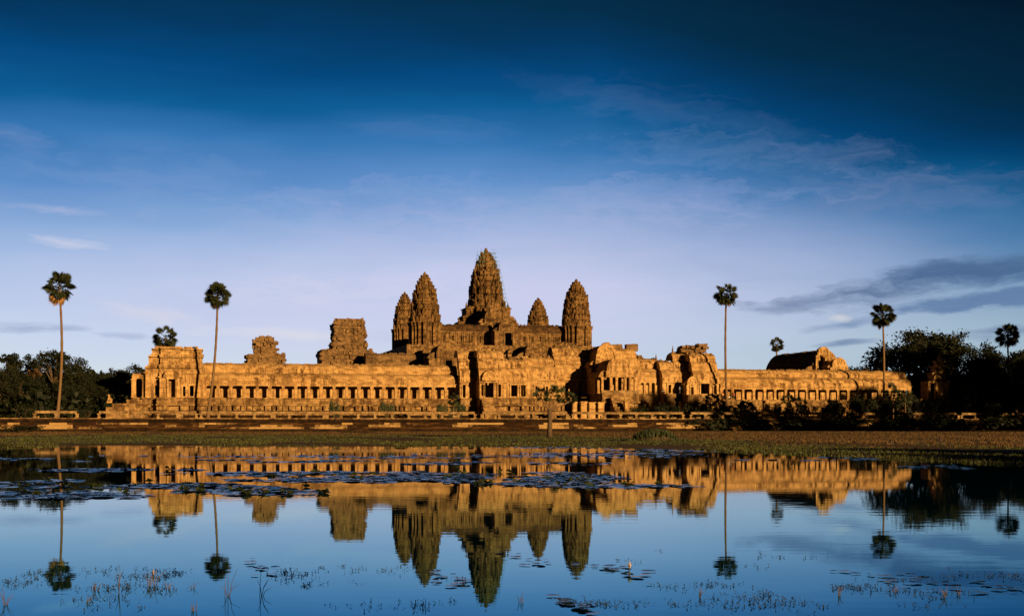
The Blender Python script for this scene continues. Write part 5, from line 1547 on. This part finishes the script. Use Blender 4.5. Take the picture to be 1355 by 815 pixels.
# ------------------------------------------------------------------ people
def skin_mesh(name, verts, edges, radii, mat, sub=1):
    me = bpy.data.meshes.new(name); me.from_pydata(verts, edges, [])
    o = bpy.data.objects.new(name, me); COL.objects.link(o)
    mod = o.modifiers.new('s', 'SKIN'); me.skin_vertices[0].data[0].use_root = True
    for i, r_ in enumerate(radii): me.skin_vertices[0].data[i].radius = (r_, r_)
    ss = o.modifiers.new('u', 'SUBSURF'); ss.levels = sub
    dg = bpy.context.evaluated_depsgraph_get(); dg.update()
    nm = bpy.data.meshes.new_from_object(o.evaluated_get(dg)); nm.name = name
    bpy.data.objects.remove(o); nm.materials.clear(); nm.materials.append(mat)
    for p in nm.polygons: p.use_smooth = True
    return nm
def body_set(pose):
    st = pose == 'stand'
    if st:
        V = [(0, 0, .95), (0, 0, 1.15), (0, 0, 1.38), (0, 0, 1.50), (0, -.01, 1.60), (0, -.02, 1.70), (.19, 0, 1.40), (.24, -.02, 1.13), (.23, -.12, .90), (-.19, 0, 1.40), (-.24, -.02, 1.13), (-.23, -.10, .88),
             (.10, 0, .88), (.11, -.02, .50), (.12, .02, .08), (.12, -.12, .04), (-.10, 0, .88), (-.12, -.06, .50), (-.13, .05, .08), (-.13, -.09, .04)]
    else:
        V = [(0, 0, .18), (0, .02, .40), (0, 0, .62), (0, 0, .74), (0, -.01, .84), (0, -.02, .93), (.19, 0, .64), (.24, -.10, .42), (.18, -.30, .40), (-.19, 0, .64), (-.24, -.10, .42), (-.18, -.30, .40),
             (.10, -.05, .16), (.16, -.42, .42), (.15, -.50, .06), (.15, -.62, .04), (-.10, -.05, .16), (-.16, -.42, .42), (-.15, -.50, .06), (-.15, -.62, .04)]
    E = [(0, 1), (1, 2), (2, 3), (3, 4), (4, 5), (2, 6), (6, 7), (7, 8), (2, 9), (9, 10), (10, 11), (0, 12), (12, 13), (13, 14), (14, 15), (0, 16), (16, 17), (17, 18), (18, 19)]
    RR = [.14, .12, .15, .055, .10, .085, .065, .05, .04, .065, .05, .04, .095, .065, .045, .04, .095, .065, .045, .04]
    body = skin_mesh('body', V, E, RR, M_SKIN)
    sv = [V[i] for i in (0, 1, 2, 6, 7, 9, 10)]; shirt = {c_: skin_mesh('shirt', sv, [(0, 1), (1, 2), (2, 3), (3, 4), (2, 5), (5, 6)], [.16, .15, .17, .085, .07, .085, .07], mt) for c_, mt in M_SHIRT.items()}
    tv = [V[i] for i in (0, 12, 13, 14, 16, 17, 18)]; tr = skin_mesh('trousers', tv, [(0, 1), (1, 2), (2, 3), (0, 4), (4, 5), (5, 6)], [.155, .115, .085, .07, .115, .085, .07], M_TROUSER)
    hd = V[5]; hr = MB(); hr.lathe(0, 0, [(.10, -.05), (.118, .02), (.10, .08), (.05, .12), (.01, .13)], 10, True)
    hm = bpy.data.meshes.new('hair'); hm.from_pydata([(a + hd[0], b_ + hd[1] + .02, c_ + hd[2] - .02) for a, b_, c_ in hr.v], [], hr.f); hm.materials.append(M_HAIR)
    return body, shirt, tr, hm
BODY = {p: body_set(p) for p in ('stand', 'sit')}
def person(label, px, py_feet, Y, shirt, pose='stand', rz=0, group='visitors on the temple terrace', z=None):
    x_ = X(px, Y); z = Z(px, py_feet, Y) if z is None else z
    root = thing('person', label, 'person', (x_, Y, z), group); root.rotation_euler = (0, 0, rz)
    b_, sh, tr, hm = BODY[pose]
    for nm, me in (('body', b_), ('shirt', sh[shirt]), ('trousers', tr), ('hair', hm)):
        o = bpy.data.objects.new(nm, me); COL.objects.link(o); o.parent = root
zg = Z(886, 521, 313.8)
person('person in a blue shirt standing on the gate ledge, leftmost of the group', 899.5, 521, 311.6, 'blue', z=Z(906, 521, 315.5), rz=.3)
person('person in a white shirt standing between two others on the gate ledge', 903.5, 521, 311.9, 'cream', z=Z(906, 521, 315.5), rz=-.5)
person('person in a bright white shirt at the right of the group on the gate ledge', 908, 521, 311.5, 'white', z=Z(906, 521, 315.5), rz=.1)
person('person in an orange shirt standing right of the dark doorway', 956.5, 521, 315.3 + 2, 'orange', z=zfR, rz=.2)
person('person in white sitting at the left foot of the right gallery', 965, 521, 317.4, 'white', 'sit', z=zfR, rz=.4)
person('person in red standing among the first pillars of the right gallery', 971, 521, 317.3, 'red', z=zfR, rz=-.4)
person('person in white sitting on the broad wing ledge left of the bulging roof', 877, 521, 312.4, 'white', 'sit', z=Z(886, 521, 313.8), rz=.2)
for px, c_, po, lab in ((1121, 'orange', 'stand', 'person in orange standing on the terrace at the start of the shade'), (1129, 'cream', 'stand', 'person in cream right of the one in orange, in the shade'),
                        (1143, 'orange', 'sit', 'person in orange sitting below the shaded gallery'), (1150, 'white', 'sit', 'person in white sitting beside the one in orange, below the shaded gallery'),
                        (1189, 'cream', 'stand', 'person in cream standing near the palm trunk at the gallery end'), (1215, 'white', 'sit', 'person in white sitting left of the blue shirt, before the shrine'),
                        (1222, 'blue', 'stand', 'person in a blue shirt standing before the shrine'), (1298, 'white', 'stand', 'person in white standing under the right trees'),
                        (1306, 'white', 'sit', 'person in white sitting under the right trees'), (1311, 'orange', 'stand', 'person in orange standing under the right trees'),
                        (1334, 'red', 'stand', 'person in red standing near the right edge'), (1345, 'cream', 'stand', 'person in cream nearest the right edge')):
    person(lab, px, 550, TY + 2.2, c_, po, R.uniform(-.6, .6), z=TZ)

# ------------------------------------------------------------------ water plants
def pad_mat():
    m, h, b = new_mat('lily_pad')
    g = h.n('ShaderNodeNewGeometry')
    c_ = h.mix(g.outputs['Random Per Island'], (.010, .022, .014, 1), (.035, .05, .022, 1))
    h.t.links.new(c_, b.inputs['Base Color']); b.inputs['Roughness'].default_value = .2; b.inputs['Specular IOR Level'].default_value = .55
    return m
M_PAD = pad_mat()
def pads(mb, pts, rr, rmin, rmax):
    for (x_, y_) in pts:
        r_ = rr.uniform(rmin, rmax); a0 = rr.uniform(0, 6.28); tx, ty = rr.gauss(0, .06), rr.gauss(0, .06); n = 9
        vs = [(x_, y_, .012)]
        for k in range(n):
            a = a0 + .25 + (6.28 - .5) * k / (n - 1); q = r_ * rr.uniform(.92, 1.05)
            vs.append((x_ + cos(a) * q, y_ + sin(a) * q, max(.004, .014 + cos(a) * q * tx + sin(a) * q * ty)))
        mb.add(vs, [(0, k + 1, k + 2) for k in range(n - 1)])
rr = random.Random(77)
bands = [(150, 622, 170, 2.6, 500), (40, 651, 150, 9, 420), (230, 640, 240, 7, 900), (330, 651, 110, 5, 350), (450, 627, 260, 3.5, 700), (560, 634, 260, 6, 1100), (715, 634, 120, 10, 900), (820, 643, 120, 3, 260),
         (60, 607, 130, 2, 200), (520, 604, 420, 3, 500), (800, 602, 170, 4, 420), (800, 590, 190, 3.5, 380), (900, 595, 120, 3, 260), (1060, 607, 160, 2.5, 260), (1240, 618, 130, 2.5, 180), (300, 610, 250, 2, 260), (640, 613, 200, 2.5, 240), (120, 657, 100, 4, 160)]
m = MB()
for cx_, cy_, hx_, hy_, n in bands:
    k = 0; tries = 0
    while k < n * .75 and tries < n * 8:
        tries += 1
        a, b_ = rr.uniform(-1, 1), rr.uniform(-1, 1)
        if a * a + b_ * b_ > rr.random(): continue
        x_, y_ = GP(cx_ + a * hx_, cy_ + b_ * hy_)
        if noise.noise(Vector((x_ * .22, y_ * .16, cx_))) + .5 * noise.noise(Vector((x_ * .9, y_ * .5, cx_))) < .04: continue
        if bank(x_, y_) > .3: continue
        pads(m, [(x_, y_)], rr, .08, .24); k += 1
tag(m.build('lily_pads', M_PAD), 'drifting mats of small lily pads across the middle and far water', 'lily pads', kind='stuff')
# pads standing out of the mats: larger dark curled leaves
m = MB()
for i in range(60):
    cx_, cy_, hx_, hy_, n = rr.choice(bands[:8]); x_, y_ = GP(cx_ + rr.uniform(-.9, .9) * hx_, cy_ + rr.uniform(-.7, .7) * hy_)
    for k in range(4):
        a = rr.uniform(0, 6.28); q = rr.uniform(.06, .16)
        m.add([(x_, y_, 0), (x_ + cos(a) * q - sin(a) * .1, y_ + sin(a) * q + cos(a) * .1, rr.uniform(.02, .07)), (x_ + cos(a) * q * 1.5, y_ + sin(a) * q * 1.5, rr.uniform(.02, .10)), (x_ + cos(a) * q + sin(a) * .1, y_ + sin(a) * q - cos(a) * .1, rr.uniform(.03, .14))], [(0, 1, 2, 3)])
tag(m.build('raised_leaves', M_SHRUB), 'upright curled leaves poking out of the lily pad mats', 'water plants', kind='stuff')
# near floating pad clusters
M_FLOWER = simple_mat('pale_petals', (.50, .40, .36), .6, .1)
for (px, py, wd, n, fl, lab) in [(832, 757, 36, 26, True, 'lily cluster with one pale bud, floating below the right tower reflection'), (700, 743, 22, 10, False, 'thin lily cluster left of the right tower reflection'),
                                 (1218, 766, 22, 14, False, 'dark floating leaf cluster second from the right edge group'), (1165, 766, 24, 12, False, 'flat dark leaf cluster left of its twin near the lower right'),
                                 (1300, 772, 30, 16, False, 'leaf cluster close to the lower right corner'), (350, 754, 26, 12, False, 'leaf cluster right of the second palm reflection'),
                                 (765, 803, 30, 14, False, 'leaf cluster at the bottom edge right of the central reflection'), (590, 765, 24, 12, False, 'leaf cluster under the left tower reflection')]:
    x0, y0 = GP(px, py); root = thing('water_lily', lab, 'water lily', (x0, y0, 0), 'water lilies floating on the near water')
    sc2 = D(px, y0) / F
    for _ in range(n):
        m = MB(); pads(m, [(x0 + rr.gauss(0, .45) * wd * sc2, y0 + rr.gauss(0, .5))], rr, .03, .085); m.build('pad', M_PAD, root)
    if fl:
        m = MB(); m.tube([(x0, y0, 0), (x0 + .01, y0, .05)], .006, 5); m.build('stalk', M_SHRUB, root)
        m = MB()
        for k in range(7):
            a = k * .9; m.add([(x0 + .01, y0, .034), (x0 + .01 + cos(a) * .022, y0 + sin(a) * .022, .075), (x0 + .01 + cos(a) * .008, y0 + sin(a) * .008, .125), (x0 + .01 + cos(a + .6) * .022, y0 + sin(a + .6) * .022, .075)], [(0, 1, 2, 3)])
        m.build('bud', M_FLOWER, root)
# near water weed: thin sprigs, matted
M_WEED = leaf_mat('water_weed', (.012, .022, .016, 1), (.05, .055, .028, 1), 3.0)
def weed_mesh(name, spots, rr, hm=.022):
    m = MB()
    for (x_, y_) in spots:
        for k in range(rr.randint(1, 3)):
            a = rr.uniform(0, 6.28); l = rr.uniform(.010, .042); h_ = rr.uniform(.005, hm); b_ = rr.uniform(.003, .007)
            xx, yy = x_ + rr.gauss(0, .03), y_ + rr.gauss(0, .05)
            m.add([(xx, yy, -.003), (xx + cos(a) * l - sin(a) * b_, yy + sin(a) * l + cos(a) * b_, h_), (xx + cos(a) * l * 1.5, yy + sin(a) * l * 1.5, h_ * 1.3 + .004), (xx + cos(a) * l + sin(a) * b_, yy + sin(a) * l - cos(a) * b_, h_)], [(0, 1, 2, 3)])
    return m
spots = []
wb_ = [(60, 785, 140, 26, 330, 0), (210, 768, 180, 14, 430, 0), (330, 757, 150, 10, 160, 0), (640, 802, 160, 6, 120, 0), (590, 770, 100, 5, 40, 0), (900, 782, 180, 10, 110, 0), (1060, 778, 140, 10, 130, 0), (1250, 777, 150, 12, 260, 0), (1100, 795, 130, 12, 220, 0), (980, 742, 160, 8, 120, 0), (480, 757, 90, 8, 50, 0), (1320, 765, 60, 10, 90, 0), (780, 800, 200, 8, 160, 0)]
for cx_, cy_, hx_, hy_, n, _ in wb_:
    for _k in range(int(n * .5)):
        p_ = GP(cx_ + rr.gauss(0, .5) * hx_, min(822, cy_ + rr.gauss(0, .5) * hy_))
        if noise.noise(Vector((p_[0] * 1.1, p_[1] * .8, 5))) > .06: spots += [(p_[0] + rr.gauss(0, .06), p_[1] + rr.gauss(0, .12)) for _q in range(3)]
tag(weed_mesh('water_weed', spots, rr).build('water_weed', M_WEED), 'scattered dark water weed breaking the surface of the near water', 'water weed', kind='stuff')
# reeds: individual tufts of bent stalks
M_REED = leaf_mat('dry_reeds', (.05, .042, .026, 1), (.18, .13, .08, 1), 3.0)
RD = [(158, 784, 26, 3, 'single upright pale reed with a bent companion, left of the second palm reflection'), (196, 776, 15, 5, 'short brown reed tuft left of the pale bud'), (206, 774, 24, 3, 'slanting reed beside the pale bud'),
      (300, 789, 34, 5, 'tallest crossed reed tuft below the second palm reflection'), (346, 788, 28, 5, 'feathery reed tuft right of the tallest crossed one'), (126, 781, 12, 6, 'low tangled reed tuft left of the upright pale reed'),
      (222, 779, 10, 5, 'small reed tuft just right of the slanting reed'), (255, 778, 8, 4, 'tiny reed tuft between the bud and the tallest tuft'), (8, 800, 20, 5, 'dark reed tuft at the lower left corner'), (115, 797, 8, 4, 'short reed tuft low at left'),
      (256, 808, 10, 6, 'low reed tuft at the bottom edge left of the tallest tuft'), (1110, 788, 12, 6, 'green-brown tuft low at right'), (1250, 790, 13, 6, 'tuft between the lower right leaf clusters'), (925, 790, 12, 5, 'tuft below the tall palm reflection'),
      (690, 797, 10, 4, 'small tuft right of the central tower reflection'), (560, 803, 9, 4, 'small tuft left of the central tower reflection'), (1268, 787, 10, 5, 'second tuft in the lower right, touching its neighbour'), (1185, 783, 8, 4, 'small tuft between the flat leaf clusters')]
for px, py, hp, n, lab in RD:
    x0, y0 = GP(px, min(py, 812)); s_ = D(px, y0) / F; H_ = hp * s_ * 1.35
    m = MB()
    for k in range(n):
        a = rr.uniform(-1, 1) * (.9 if k else .15); l = H_ * (1 if k == 0 else rr.uniform(.45, 1.0)); bx = x0 + rr.gauss(0, .012)
        dxx, dyy = sin(a) * l * .9, rr.uniform(-.3, .3) * l
        m.tube([(bx, y0, -.03), (bx + dxx * .35, y0 + dyy * .4, l * .5 * cos(a)), (bx + dxx, y0 + dyy, l * cos(a) * rr.uniform(.8, 1))], [.0030, .0026, .001], 4)
    tag(m.build('reed_tuft', M_REED), lab, 'reeds', 'reed tufts in the near water')
m = MB(); x0, y0 = GP(203, 761); m.tube([(x0, y0, 0), (x0, y0, .02), (x0, y0, .05), (x0, y0, .07)], [.004, .010, .009, .002], 6)
tag(m.build('lily_bud', M_FLOWER), 'pale pink bud standing alone above the water left of the second palm reflection', 'flower')
